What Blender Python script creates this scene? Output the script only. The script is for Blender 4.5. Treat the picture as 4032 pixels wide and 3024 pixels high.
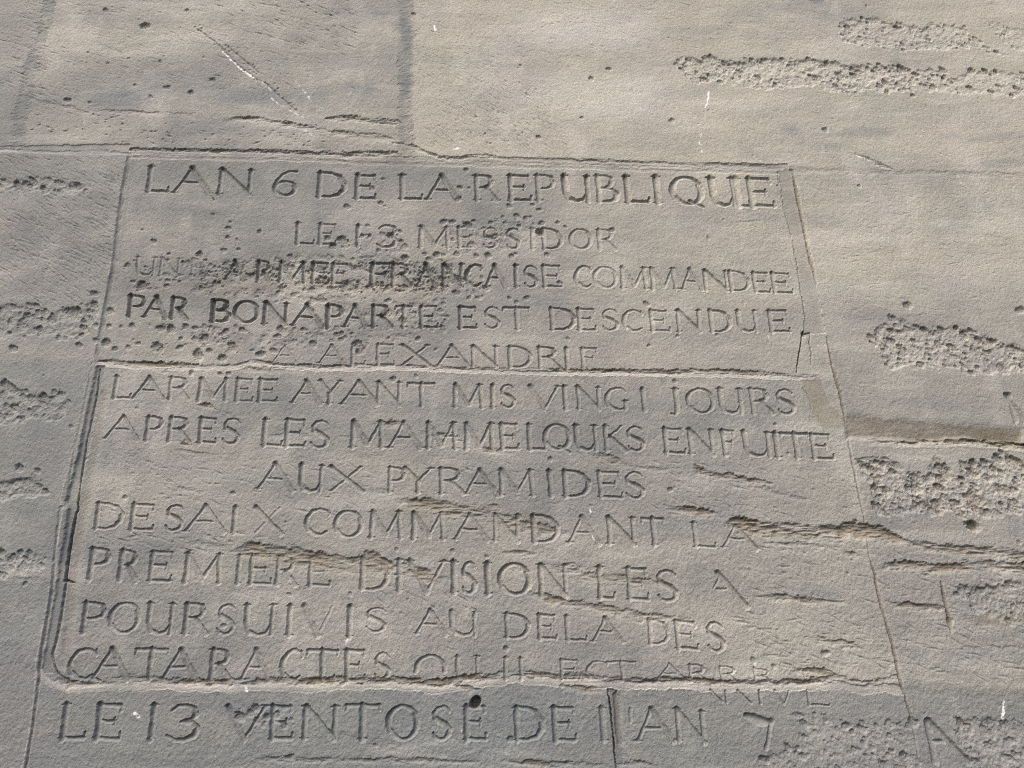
import bpy, math, random
import numpy as np
from mathutils import Matrix, Vector

for o in list(bpy.data.objects):
    bpy.data.objects.remove(o)
scene = bpy.context.scene
R = math.radians
rng = np.random.default_rng(7)
random.seed(7)

# ------------------------------------------------------------------ camera
IMG_W, IMG_H = 4032.0, 3024.0
LENS = 27.0
F_PX = LENS / 36.0 * IMG_W
cam_d = bpy.data.cameras.new('camera')
cam = bpy.data.objects.new('camera', cam_d)
scene.collection.objects.link(cam)
cam_d.lens = LENS
cam_d.sensor_width = 36.0
cam_d.clip_start = 0.05
cam_d.clip_end = 200.0
CAM = Vector((0.0, -1.567, 1.60))
ROT = Matrix.Rotation(R(90 + 19.3), 3, 'X') @ Matrix.Rotation(R(-2.5), 3, 'Z')
cam.matrix_world = Matrix.Translation(CAM) @ ROT.to_4x4()
scene.camera = cam
scene.render.engine = 'CYCLES'
scene.cycles.filter_width = 1.0
scene.cycles.use_denoising = False

# ------------------------------------------------------------------ light
SUN_EL, SUN_AZ = 54.0, -42.0         # azimuth measured from -Y (towards the viewer), negative = from the left
world = bpy.data.worlds.new('World')
scene.world = world
world.use_nodes = True
wn = world.node_tree
wn.nodes.clear()
wo = wn.nodes.new('ShaderNodeOutputWorld')
bg = wn.nodes.new('ShaderNodeBackground')
sky = wn.nodes.new('ShaderNodeTexSky')
sky.sky_type = 'NISHITA'
sky.sun_disc = False
bg.inputs['Strength'].default_value = 0.15
wn.links.new(sky.outputs[0], bg.inputs['Color'])
wn.links.new(bg.outputs[0], wo.inputs['Surface'])
sd = Vector((math.sin(R(SUN_AZ)) * math.cos(R(SUN_EL)), -math.cos(R(SUN_AZ)) * math.cos(R(SUN_EL)), math.sin(R(SUN_EL))))
sky.sun_elevation = R(SUN_EL)
sky.sun_rotation = math.atan2(sd.x, sd.y)
sky.dust_density = 5.0
sky.air_density = 0.8
sky.ozone_density = 0.6
sun_d = bpy.data.lights.new('sun', 'SUN')
sun_d.energy = 1.0
sun_d.angle = R(42)
sun_d.color = (1.0, 0.97, 0.925)
sun = bpy.data.objects.new('sun', sun_d)
sun.rotation_euler = sd.to_track_quat('Z', 'Y').to_euler()
sun.location = sd * 6
scene.collection.objects.link(sun)
scene.view_settings.view_transform = 'Standard'
scene.view_settings.look = 'None'
scene.view_settings.gamma = 1.0
scene.view_settings.use_curve_mapping = False
scene.view_settings.exposure = 1.0

# ------------------------------------------------------------------ survey: photo position -> point on the wall plane (metres)
Rm = np.array(ROT)
def wall(px, py):
    px = np.asarray(px, float); py = np.asarray(py, float)
    d = np.stack([(px - IMG_W / 2) / F_PX, -(py - IMG_H / 2) / F_PX, -np.ones_like(px)], -1) @ Rm.T
    t = -CAM.y / d[..., 1]
    return np.stack([CAM.x + t * d[..., 0], CAM.z + t * d[..., 2]], -1)
K = 1400 / 2212.0
OX = (0, 1316, 2632)
OY = (0, 987, 1974)
def T(n, pts):
    """points read off survey sheet n (1..9) -> wall x, z"""
    pts = np.asarray(pts, float).reshape(-1, 2)
    return wall(OX[(n - 1) % 3] + pts[:, 0] * K, OY[(n - 1) // 3] + pts[:, 1] * K)

def J(*runs):
    return np.concatenate([T(n, p) for n, p in runs])

# ------------------------------------------------------------------ survey grid over the wall
cor = wall([0, IMG_W, 0, IMG_W], [0, 0, IMG_H, IMG_H])
vx0, vx1, vz0, vz1 = cor[:, 0].min(), cor[:, 0].max(), cor[:, 1].min(), cor[:, 1].max()
def axis(a, b, s0, s1):
    n = int((b - a) / ((s0 + s1) / 2))
    core = a + (b - a) * (lambda t: (s0 * t + (s1 - s0) * t * t / 2) / ((s0 + s1) / 2))(np.linspace(0, 1, n))
    m0 = a - np.cumsum(np.linspace(s0, 0.006, 50))[::-1]
    m1 = b + np.cumsum(np.linspace(s1, 0.006, 50))
    return np.concatenate([m0, core, m1])
gx = axis(vx0, vx1, 0.00135, 0.00135)
gz = axis(vz0, vz1, 0.00115, 0.0016)
NX, NZ = len(gx), len(gz)
X, Z = np.meshgrid(gx.astype(np.float32), gz.astype(np.float32))
print('grid', NX, NZ, NX * NZ)

def vnoise(x, z, seed):
    xi = np.floor(x).astype(np.int64); zi = np.floor(z).astype(np.int64)
    fx = (x - xi).astype(np.float32); fz = (z - zi).astype(np.float32)
    fx = fx * fx * (3 - 2 * fx); fz = fz * fz * (3 - 2 * fz)
    tab = np.random.default_rng(seed).random((256, 256), dtype=np.float32) * 2 - 1
    a = tab[zi & 255, xi & 255]; b = tab[zi & 255, (xi + 1) & 255]
    c = tab[(zi + 1) & 255, xi & 255]; d = tab[(zi + 1) & 255, (xi + 1) & 255]
    return (a + (b - a) * fx) * (1 - fz) + (c + (d - c) * fx) * fz
def fbm(size, octv, seed, sx=1.0, ang=0.0, gain=0.5, xx=None, zz=None):
    xx = X if xx is None else xx; zz = Z if zz is None else zz
    c, s = math.cos(ang), math.sin(ang)
    u = (xx * c + zz * s) / (size * sx) + 31.7; v = (-xx * s + zz * c) / size + 57.3
    out = 0; amp = 1.0; tot = 0
    for k in range(octv):
        out = out + amp * vnoise(u * 2 ** k + 17.3 * k, v * 2 ** k + 9.1 * k, seed + k)
        tot += amp; amp *= gain
    return out / tot

def smooth(t):
    t = np.clip(t, 0, 1); return t * t * (3 - 2 * t)

def win(xa, xb, za, zb):
    i0 = max(np.searchsorted(gx, xa) - 1, 0); i1 = min(np.searchsorted(gx, xb) + 1, NX)
    j0 = max(np.searchsorted(gz, za) - 1, 0); j1 = min(np.searchsorted(gz, zb) + 1, NZ)
    return slice(j0, j1), slice(i0, i1)

WOB = fbm(0.009, 3, 11) * 0.0016            # wobble of every cut edge
MAC = fbm(0.05, 3, 71)                       # slower variation, used to break things up
RAG = fbm(0.013, 4, 15, sx=1.3, gain=.72) * 0.0060
STREAK = fbm(0.0045, 3, 19, sx=4.5, ang=R(-4), gain=.6)
CARVE = np.zeros_like(X)                     # depth of letters
LEDGE = np.zeros_like(X)                     # depth of broken beds, joints and cracks
PIT = np.zeros_like(X)                       # depth of pits and pecking
LIP = np.zeros_like(X)
LINE = np.zeros(X.shape, np.int16)           # which line of writing a point belongs to
BAND = np.zeros(X.shape, np.int16)           # which pecked band
BLUE = np.zeros_like(X); WARM = np.zeros_like(X); DIRT = np.zeros_like(X); WHITE = np.zeros_like(X); GREY = np.zeros_like(X)

def seg_dist(p, q, xs, zs):
    d = q - p; L = float(np.hypot(*d)) + 1e-9; u = d / L
    n = np.array([-u[1], u[0]])
    if n @ np.array([0.55, -0.83]) < 0: n = -n
    rx = xs - p[0]; rz = zs - p[1]
    t = rx * u[0] + rz * u[1]
    tc = np.clip(t, 0, L)
    s = rx * n[0] + rz * n[1]
    e = np.hypot(s, t - tc)
    return np.where(s < 0, -e, e), tc / L

def stroke(poly, w, d, asym=0.32, target=None, line=0, lip=0.0, wob=1.0, flat=1.2, soft=False, rag=0.0):
    """cut along a polyline; w may be one width or one per point. steep side up/left by asym"""
    poly = np.asarray(poly, float)
    ws = np.full(len(poly), w, float) if np.isscalar(w) else np.asarray(w, float)
    ds = np.full(len(poly), d, float) if np.isscalar(d) else np.asarray(d, float)
    tgt = CARVE if target is None else target
    for k in range(len(poly) - 1):
        p, q = poly[k], poly[k + 1]
        m = max(ws[k], ws[k + 1]) + 0.006
        sl = win(min(p[0], q[0]) - m, max(p[0], q[0]) + m, min(p[1], q[1]) - m, max(p[1], q[1]) + m)
        xs, zs = X[sl], Z[sl]
        if xs.size == 0: continue
        e, t = seg_dist(p, q, xs, zs)
        wl = ws[k] + (ws[k + 1] - ws[k]) * t
        dl = ds[k] + (ds[k + 1] - ds[k]) * t
        # slide so the cut stays centred on the traced line
        e = e + WOB[sl] * wob
        if rag: e = e + RAG[sl] * rag * np.minimum(wl / .012, 1.3)
        off = (0.5 - asym) * wl
        e2 = e + off
        pr = np.where(e2 < 0, 1 + e2 / (asym * wl + 1e-6), 1 - e2 / ((1 - asym) * wl + 1e-6))
        prof = np.clip(pr * flat, 0, 1)
        if soft: prof = smooth(prof)
        else: prof = 0.5 * prof + 0.5 * smooth(prof)
        dep = prof * dl
        if rag: dep = dep * .86 * np.clip(.9 + STREAK[sl] * 1.0 + MAC[sl] * .8, .15, 1.6)
        tgt[sl] = np.maximum(tgt[sl], dep)
        if lip:
            LIP[sl] = np.maximum(LIP[sl], lip * np.exp(-(pr * wl * 0.5 / 0.0014) ** 2))
        if line:
            LINE[sl] = np.where(pr > -0.02, line, LINE[sl])

# ------------------------------------------------------------------ the chiselled alphabet
def arc(cx, cy, rx, ry, a0, a1, n=16, thick=1.0, thin=0.55):
    a = np.radians(np.linspace(a0, a1, n))
    return [(cx + rx * math.cos(t), cy + ry * math.sin(t)) for t in a], [thin + (thick - thin) * abs(math.cos(t)) ** 1.3 for t in a]
def G(*st): return list(st)
TK, TN = 1.0, 0.64
def st(x0, y0, x1, y1, w=TK, s0=0, s1=0): return ([(x0, y0), (x1, y1)], [w, w], s0, s1)
def cv(pw, s0=0, s1=0): return (pw[0], pw[1], s0, s1)
S_ = ([(0.93, 0.84), (0.80, 0.94), (0.55, 1.0), (0.27, 0.93), (0.12, 0.78), (0.18, 0.62), (0.42, 0.53), (0.68, 0.44), (0.90, 0.30), (0.88, 0.14), (0.66, 0.02), (0.40, -0.01), (0.18, 0.05), (0.06, 0.18)],
      [0.5, 0.55, 0.55, 0.6, 0.75, 0.9, 1.05, 1.1, 1.0, 0.85, 0.65, 0.6, 0.55, 0.5])
GLY = {
    'A': G(st(0, 0, .47, 1, TN, 1, 0), st(.47, 1, 1, 0, TK * 1.05, 0, 1), st(.2, .40, .77, .40, TN * .8)),
    'a': G(st(.0, 1, 1, 0, TK * 1.05, 0, 1)),
    'B': G(st(.08, 0, .08, 1, TK, 1, 1), cv(([(.08, 1), (.5, 1), (.78, .92), (.82, .76), (.7, .6), (.4, .52), (.1, .52)], [.5, .55, .8, 1, .8, .55, .5])), cv(([(.4, .52), (.75, .48), (.97, .32), (.92, .12), (.6, 0), (.08, 0)], [.5, .7, 1, .9, .6, .5]))),
    'C': G(cv(([(.97, .82), (.8, .94), (.55, 1), (.28, .9), (.07, .66), (.03, .42), (.14, .18), (.38, .02), (.66, 0), (.9, .12)], [.7, .6, .6, .75, .95, 1.05, .95, .75, .6, .5])), st(.95, .95, .97, .76, TN * .8)),
    'D': G(st(.08, 0, .08, 1, TK, 1, 1), cv(([(.08, 1), (.45, .98), (.78, .85), (.97, .58), (.95, .34), (.76, .1), (.45, 0), (.08, 0)], [.55, .65, .9, 1.1, 1.05, .8, .6, .5]))),
    'E': G(st(.1, 0, .1, 1, TK, 1, 1), st(.1, .99, .92, .98, TN), st(.92, 1.0, .97, .83, TN * .9), st(.1, .53, .72, .52, TN * .85), st(.74, .62, .74, .42, TN * .6), st(.1, .01, 1, .01, TN), st(1, 0, 1.02, .18, TN * .8)),
    'F': G(st(.1, 0, .1, 1, TK, 1, 1), st(.1, .99, .95, .98, TN), st(.95, 1.0, .98, .83, TN * .9), st(.1, .53, .72, .52, TN * .85), st(.74, .62, .74, .42, TN * .6)),
    'G': G(cv(([(.95, .82), (.8, .95), (.55, 1), (.28, .9), (.07, .66), (.03, .42), (.14, .18), (.38, .02), (.66, 0), (.93, .08)], [.7, .6, .6, .75, .95, 1.05, .95, .75, .6, .6])), st(.93, .4, .93, .04, TK * .9, 1, 0)),
    'I': G(st(.5, 0, .5, 1, TK, 1, 1)),
    'i': G(st(.5, 0, .5, 1, TK, 0, 0)),
    'J': G(cv(([(.72, 1), (.74, .4), (.7, .08), (.45, -.1), (.1, -.06)], [1, 1, .9, .6, .6]), 1, 0)),
    'K': G(st(.1, 0, .1, 1, TK, 1, 1), st(.1, .45, .9, 1, TN * .8, 0, 0), st(.3, .55, 1, 0, TK, 0, 0)),
    'L': G(st(.1, 0, .1, 1, TK, 1, 1), st(.1, .01, .97, .01, TN), st(.97, 0, 1.02, .18, TN * .8)),
    'M': G(st(.05, 0, .08, 1, TK, 1, 1), st(.08, 1, .52, .12, TK), st(.52, .12, .92, 1, TN), st(.92, 1, .97, 0, TK * .9, 1, 1)),
    'N': G(st(.05, 0, .07, 1, TK * .85, 1, 1), st(.07, 1, .93, 0, TK), st(.93, 0, .95, 1, TK * .8, 0, 1)),
    'O': G(cv(arc(.5, .5, .47, .5, 90, 450, 25))),
    'Q': G(cv(arc(.5, .5, .47, .5, 90, 450, 25)), st(.55, .12, .95, -.1, TN)),
    'n': G(cv(arc(.5, .38, .46, .6, 185, -5, 18))),
    'P': G(st(.1, 0, .1, 1, TK, 1, 1), cv(([(.1, 1), (.5, 1), (.83, .92), (.93, .75), (.85, .58), (.55, .48), (.2, .47)], [.55, .6, .85, 1.05, .85, .6, .5]))),
    'R': G(st(.1, 0, .1, 1, TK, 1, 1), cv(([(.1, 1), (.45, 1), (.75, .92), (.84, .76), (.75, .6), (.5, .51), (.15, .5)], [.55, .6, .85, 1.05, .85, .6, .5])), st(.5, .5, 1, 0, TK, 0, 1)),
    'S': G(cv(S_)),
    'T': G(st(.5, 0, .5, 1, TK, 1, 0), st(.0, .99, 1, .99, TN * 1.1), st(0, 1.0, -.02, .85, TN * .7), st(1, 1.0, 1.02, .86, TN * .7)),
    'U': G(cv(([(.07, 1), (.08, .35), (.2, .08), (.48, -.01), (.75, .06), (.92, .3)], [1.05, 1.05, .95, .7, .6, .6]), 1, 0), st(.93, .0, .95, 1, TK * .75, 0, 1)),
    'V': G(st(0, 1, .5, 0, TK, 1, 0), st(.5, 0, 1, 1, TN, 0, 1)),
    'X': G(st(0, 1, 1, 0, TK, 1, 1), st(0.03, 0, .93, 1, TN, 1, 1)),
    'Y': G(st(.5, 0, .5, .47, TK, 1, 0), st(0, 1, .5, .47, TK, 1, 0), st(.5, .47, 1, 1, TN, 0, 1)),
    '\\': G(st(0, 1, 1, 0, TK * 1.05, 0, 1)),
    '/': G(st(0, 0, 1, 1, TN, 0, 0)),
    '-': G(st(0, .5, 1, .5, TN)),
    "'": G(st(.5, 1, .35, .6, TN)),
    '1': G(st(.5, 0, .5, 1, TK, 1, 1)),
    '3': G(cv(([(.1, .85), (.3, .98), (.6, 1), (.88, .9), (.95, .74), (.8, .58), (.45, .5)], [.55, .6, .65, .85, 1, .8, .5])), cv(([(.45, .5), (.8, .48), (1, .3), (.92, .1), (.6, -.04), (.25, -.03), (0, .1)], [.5, .85, 1.1, 1, .75, .6, .5]))),
    '6': G(cv(([(.98, .98), (.7, .99), (.4, .88), (.15, .6), (.05, .32)], [.75, .6, .65, .85, 1])), cv(arc(.5, .28, .45, .29, 90, 450, 19))),
    '7': G(cv(([(.0, .98), (.3, .90), (.6, .84), (.95, .82)], [.9, 1.5, 1.5, .8])), st(.95, .82, .62, 0, TN)),
}

WORDS = {1: 'LAN 6 DE LA REPUBLIQUEE', 2: 'LE 1-3 MESSIDOR', 3: 'UNE ARMEE FRANCAISE COMMANDEE', 4: 'PAR BONAPARTE EST DESCENDUE', 5: 'A ALEXANDRIE', 6: 'LARMEE AYANT MIS VINGT JOURS',
         7: 'APRES LES MAMMELOUKS EN FUITE', 8: 'AUX PYRAMIDES', 9: 'DESAIXX COMMANDANT LA', 10: 'PREMIERE DIVISION LES A', 11: 'POURSUIVVIS AU DELA DES', 12: 'CATARACTES QU IL EST A R R I V',
         13: 'AA RR RR I V', 14: 'LE 13 VENTOSE DE LLAN 7', 15: 'AAA', 16: 'NN'}
PRINT = {'REPUBLIQUEE': 'REPUBLIQUE', '1-3': '13', 'DESAIXX': 'DESAIX', 'AA': 'A', 'AAA': 'A', 'POURSUIVVIS': 'POURSUIVIS', 'LLAN': 'LAN', 'NN': 'N'}
SEQ = {}; WID = {}; WLAB = {}
wcount = 0
for ln, txt in WORDS.items():
    SEQ[ln] = []
    for w_ in txt.split():
        wcount += 1
        SEQ[ln] += [wcount] * len(w_)
        WLAB[wcount] = (ln, PRINT.get(w_, w_))
SEQ_A10 = SEQ[10][-1]
def letter(n, ch, xl, xr, yt, yb, slope, line, dep=1.0, wgt=1.0):
    line = SEQ[line].pop(0)
    cx = (xl + xr) / 2
    b = T(n, [(xl, yb - slope * (cx - xl)), (xr, yb + slope * (xr - cx)), (cx, yb), (cx, yt)])
    cap = b[3][1] - b[2][1]
    u = b[1] - b[0]
    if ch in 'Ii1': u = u / np.hypot(*u) * cap * 0.16
    mid = (b[0] + b[1]) / 2
    jit = rng.normal(0, 0.006, 6)
    v = np.array([cap * jit[0] * 1.5, cap])
    org = mid - u / 2
    W = cap * 0.235 * (1 + (wgt - 1) * .6)
    D = cap * 0.086 * dep * (1.2 if dep > 1.15 else 1.05)
    for pts, ws, s0, s1 in GLY[ch]:
        P = np.array([org + u * x + v * y for x, y in pts])
        P = P + rng.normal(0, cap * 0.008, (1, 2))
        if len(P) == 2:       # hand-cut: a slight bow
            m = (P[0] + P[1]) / 2 + rng.normal(0, cap * 0.006, 2)
            P = np.array([P[0], m, P[1]]); ws = [ws[0] * 1.06, ws[0] * 0.93, ws[1] * 1.06]
        ws = np.array(ws) * W * rng.uniform(0.93, 1.07)
        stroke(P, ws, D * np.clip(ws / W, 0.6, 1.1) * rng.uniform(0.85, 1.1), line=line, lip=0.0004)
        uh = u / np.hypot(*u)
        for k, sflag, yy in ((0, s0, pts[0][1]), (-1, s1, pts[-1][1])):
            if sflag:
                c = P[k]; L = cap * rng.uniform(0.10, 0.155)
                stroke([c - uh * L, c, c + uh * L], [W * .32, W * .7, W * .32], [D * .4, D * .7, D * .4], line=line)

def row(line, n, top, base, letters):
    (xa, ya, xb, yb) = top; (xc, yc, xd, yd) = base
    sl = (yd - yc) / (xd - xc)
    for it in letters:
        ch, xl, xr = it[0], it[1], it[2]
        dep = it[3] if len(it) > 3 else 1.0
        wg = it[4] if len(it) > 4 else 1.0
        x = (xl + xr) / 2
        letter(n, ch, xl, xr, ya + (yb - ya) * (x - xa) / (xb - xa), yc + sl * (x - xc), sl, line, dep, wg)

ROWS = [
 # 1  LAN 6 DE LA REPUBLIQUE
 (1, 1, (910, 1038, 2145, 1078), (910, 1190, 2145, 1226), [('L', 908, 1045), ('A', 1085, 1300), ('N', 1350, 1562), ('6', 1700, 1838, .9), ('D', 1975, 2145)]),
 (1, 2, (135, 1086, 2030, 1096), (135, 1231, 2030, 1258), [('E', 130, 255), ('L', 412, 548), ('A', 578, 768), ('R', 880, 1008, .9), ('E', 1088, 1224, 1.1), ('P', 1262, 1378, .8), ('U', 1432, 1592, 1.25), ('B', 1645, 1765, .9), ('L', 1820, 1962, 1.2), ('I', 2000, 2030, 1.1)]),
 (1, 3, (35, 1098, 660, 1112), (35, 1266, 660, 1285), [('Q', 32, 225), ('U', 280, 428, 1.1), ('L', 434, 512, .8), ('E', 514, 664, .95)]),
 # 2  LE 13 MESSIDOR
 (2, 1, (1845, 1388, 2085, 1396), (1845, 1514, 2085, 1522), [('L', 1840, 1952), ('E', 1980, 2088, .8)]),
 (2, 2, (135, 1400, 1750, 1432), (135, 1530, 1750, 1552), [('1', 132, 165), ('-', 165, 225, .6), ('3', 265, 384, 1.1), ('M', 530, 714), ('E', 770, 875, .85), ('S', 925, 1018), ('S', 1072, 1155), ('I', 1222, 1252, .8), ('D', 1300, 1424, 1.1), ('O', 1470, 1605, .8), ('R', 1645, 1752, .7)]),
 # 3  UNE ARMEE FRANCAISE COMMANDEE
 (3, 4, (840, 40, 2155, 82), (840, 146, 2155, 205), [('U', 838, 955, .65), ('N', 985, 1112, .6), ('E', 1180, 1285, .45), ('A', 1398, 1512, 1.6, 1.3), ('R', 1588, 1676, 1.5, 1.3), ('M', 1730, 1895, 1.6, 1.3), ('E', 1932, 2038, 1.5, 1.3), ('E', 2060, 2160, 1.3, 1.3)]),
 (3, 5, (225, 76, 2130, 110), (225, 212, 2130, 236), [('F', 222, 350, 1.5, 1.3), ('R', 355, 468, 1.5, 1.3), ('A', 518, 638, 1.5, 1.3), ('N', 675, 802, 1.4, 1.2), ('C', 822, 922, 1.3, 1.2), ('A', 948, 1072, 1.3, 1.1), ('I', 1118, 1150, 1.2), ('S', 1182, 1268, 1.0), ('E', 1300, 1418, 1.0), ('C', 1506, 1608, .8), ('O', 1622, 1765, .6), ('M', 1790, 1950, .75), ('M', 1980, 2135, .8)]),
 (3, 6, (95, 112, 770, 142), (95, 235, 770, 262), [('A', 92, 214), ('N', 232, 378), ('D', 390, 515), ('E', 540, 640), ('E', 655, 775)]),
 # 4  PAR BONAPARTE EST DESCENDUE
 (4, 4, (790, 278, 2125, 345), (790, 402, 2125, 478), [('P', 785, 890, 1.6, 1.2), ('A', 892, 1024, 1.4, 1.2), ('R', 1055, 1155, 1.5, 1.2), ('B', 1308, 1418, 1.9, 1.4), ('O', 1448, 1600, 1.5, 1.25), ('N', 1635, 1785, 1.7, 1.2), ('A', 1818, 2005, 1.6, 1.2), ('P', 2025, 2130, 1.6, 1.25)]),
 (4, 5, (65, 338, 2085, 372), (65, 468, 2085, 502), [('A', 62, 194, 1.5, 1.25), ('R', 230, 352, 1.5, 1.25), ('T', 385, 480, 1.2, 1.2), ('E', 530, 645, 1.2), ('E', 775, 885, 1.2), ('S', 936, 1034), ('T', 1060, 1218), ('D', 1345, 1502, 1.1), ('E', 1520, 1630), ('S', 1670, 1775, .8), ('C', 1806, 1930, .9), ('E', 1970, 2090, .8)]),
 (4, 6, (65, 370, 760, 373), (65, 502, 760, 504), [('N', 62, 208), ('D', 266, 398, .9), ('U', 442, 562, .9), ('E', 635, 762, 1.1)]),
 # 5  A ALEXANDRIE
 (5, 4, (1700, 588, 2130, 592), (1700, 694, 2130, 700), [('A', 1700, 1840, .7), ('A', 1985, 2135, .9)]),
 (5, 5, (110, 580, 1640, 608), (110, 706, 1640, 732), [('L', 105, 190, .8), ('E', 260, 372, .8), ('X', 422, 592), ('A', 645, 832), ('N', 856, 1020), ('D', 1085, 1228, .9), ('R', 1270, 1402), ('I', 1436, 1470), ('F', 1540, 1642, .8)]),
 # 6  LARMEE AYANT MIS VINGT JOURS
 (6, 4, (700, 782, 2070, 812), (700, 913, 2070, 950), [('L', 695, 808), ('A', 822, 1012), ('R', 1040, 1165, .8), ('M', 1226, 1410, .9), ('E', 1460, 1565, .8), ('E', 1600, 1724), ('A', 1818, 1998), ('Y', 1988, 2112)]),
 (6, 5, (50, 815, 1945, 858), (50, 955, 1945, 995), [('A', 48, 262), ('N', 266, 412, .95), ('T', 465, 628, 1.1), ('M', 745, 925), ('I', 972, 1005, 1.15), ('S', 1040, 1132), ('V', 1228, 1398), ('I', 1428, 1458), ('N', 1516, 1662), ('G', 1696, 1824, .9), ('i', 1915, 1950)]),
 (6, 6, (20, 860, 795, 862), (20, 1008, 795, 1016), [('J', 16, 78), ('O', 126, 294, .9), ('U', 330, 468, .9), ('R', 520, 652, .8), ('S', 686, 800)]),
 # 7  APRES LES MAMMELOUKS EN FUITE
 (7, 4, (655, 1032, 2040, 1060), (655, 1168, 2040, 1228), [('A', 652, 852), ('P', 896, 1004), ('R', 1036, 1172, 1.05), ('E', 1230, 1338), ('S', 1376, 1488), ('L', 1630, 1748), ('E', 1770, 1894), ('S', 1926, 2044)]),
 (7, 5, (105, 1062, 1935, 1096), (105, 1222, 1935, 1246), [('M', 100, 304), ('A', 342, 538), ('M', 576, 760), ('M', 816, 994), ('E', 1040, 1148), ('L', 1210, 1318), ('Q', 1310, 1474), ('U', 1506, 1640), ('K', 1686, 1812, .9), ('S', 1830, 1938)]),
 (7, 6, (0, 1108, 1025, 1145), (0, 1260, 1025, 1296), [('E', -20, 104), ('N', 136, 290), ('F', 350, 425, 1.0), ('U', 476, 642, 1.1), ('I', 672, 704, 1.2), ('T', 722, 890, 1.1), ('E', 900, 1028, 1.1)]),
 # 8  AUX PYRAMIDES
 (8, 4, (1610, 1318, 2000, 1340), (1610, 1482, 2000, 1502), [('A', 1606, 1818, .95), ('U', 1860, 2005, 1.05)]),
 (8, 5, (-20, 1345, 1930, 1380), (-20, 1492, 1930, 1540), [('X', -22, 176, .95), ('P', 334, 440), ('Y', 442, 604), ('R', 650, 804), ('A', 822, 1018), ('M', 1030, 1244), ('I', 1332, 1366, 1.1), ('D', 1430, 1594, 1.1), ('E', 1650, 1794), ('S', 1814, 1934, 1.1)]),
 # 9  DESAIX COMMANDANT LA
 (9, 7, (585, 14, 2045, 50), (585, 170, 2045, 210), [('D', 580, 754), ('E', 800, 948), ('S', 1020, 1134, 1.1), ('A', 1152, 1388), ('I', 1440, 1474), ('\\', 1580, 1745, 1.1), ('/', 1590, 1730, .3), ('C', 1900, 2048)]),
 (9, 8, (5, 58, 2060, 108), (5, 216, 2060, 274), [('O', 2, 174, .9), ('M', 220, 420), ('M', 485, 686), ('A', 756, 954), ('N', 996, 1154, .9), ('D', 1236, 1400, 1.1), ('A', 1466, 1652, .9), ('N', 1708, 1880), ('T', 1930, 2062)]),
 (9, 9, (165, 135, 545, 155), (165, 282, 545, 296), [('L', 160, 294, .9), ('A', 346, 546, .95)]),
 # 10 PREMIERE DIVISION LES A
 (10, 7, (550, 298, 2050, 362), (550, 480, 2050, 527), [('P', 546, 668, .9), ('R', 728, 844, .9), ('E', 920, 1058), ('M', 1140, 1366, .9), ('I', 1458, 1495), ('E', 1545, 1684, .9), ('R', 1714, 1832, .8), ('E', 1914, 2052, .9)]),
 (10, 8, (165, 358, 2140, 428), (165, 545, 2140, 620), [('D', 160, 335, .9), ('I', 385, 420, .9), ('V', 470, 684), ('I', 730, 762, 1.15), ('S', 796, 884), ('I', 944, 976, 1.2), ('O', 1030, 1222, 1.2), ('N', 1282, 1454), ('L', 1650, 1745), ('E', 1830, 1958), ('S', 2016, 2146)]),
 (10, 9, (300, 445, 480, 448), (300, 650, 480, 655), [('a', 330, 484, 1.0)]),
 # 11 POURSUIVIS AU DELA DES
 (11, 7, (500, 632, 2185, 655), (500, 815, 2185, 838), [('P', 496, 640), ('O', 668, 855), ('U', 905, 1064), ('R', 1130, 1280), ('S', 1344, 1456), ('U', 1514, 1694), ('I', 1782, 1812, 1.1), ('\\', 1880, 1975, .85), ('/', 1975, 2060, .3), ('I', 2160, 2190)]),
 (11, 8, (195, 662, 2085, 740), (195, 808, 2085, 890), [('S', 190, 324), ('A', 512, 694), ('U', 720, 886), ('D', 1064, 1214, 1.1), ('E', 1270, 1384, 1.1), ('L', 1444, 1574), ('A', 1612, 1794), ('D', 1960, 2090, .9)]),
 (11, 9, (60, 748, 355, 750), (60, 914, 355, 934), [('E', 55, 188), ('S', 250, 360)]),
 # 12 CATARACTES QUIL EST ARRIVE (cut through by the joint)
 (12, 7, (420, 918, 2095, 928), (420, 1102, 2095, 1116), [('C', 416, 584, 1.1), ('A', 574, 788, 1.0), ('T', 826, 1024), ('A', 1012, 1222), ('R', 1294, 1420), ('A', 1496, 1674, .9), ('C', 1744, 1874), ('T', 1908, 2098), ('E', 2146, 2270)]),
 (12, 8, (250, 945, 1880, 1003), (250, 1104, 1880, 1112), [('S', 246, 346), ('n', 504, 700, 1.2, 1.1), ('U', 758, 900, .9), ('I', 1055, 1080), ('I', 1155, 1180), ('E', 1410, 1530), ('C', 1575, 1710, .9), ('T', 1705, 1885), ('A', 2015, 2185, .8)]),
 (12, 9, (90, 1012, 965, 1062), (90, 1124, 965, 1134), [('R', 130, 244, .9), ('R', 322, 436, .9), ('R', 538, 640, .9), ('E', 840, 965, .7)]),
 # lower halves of ARRIVE, left below the joint
 (13, 9, (90, 1182, 1000, 1182), (90, 1212, 1000, 1272), [('\\', 95, 130, 1.3), ('/', 150, 170, 1.0)]),
 (13, 9, (90, 1178, 1000, 1182), (90, 1240, 1000, 1272), [('\\', 270, 335, 1.4, 1.3), ('i', 345, 385, 1.5, 1.5), ('\\', 440, 515, 1.4, 1.3), ('i', 560, 590, 1.6, 1.5), ('V', 676, 762, 1.3, 1.3), ('L', 865, 1005, 1.2, 1.2)]),
 # 14 LE 13 VENTOSE DE LAN 7
 (14, 7, (375, 1266, 2085, 1280), (375, 1478, 2085, 1480), [('L', 370, 524), ('E', 584, 740), ('1', 925, 960, 1.15), ('3', 1035, 1220, 1.1), ('V', 1406, 1640), ('E', 1680, 1815), ('N', 1884, 2092)]),
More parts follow.
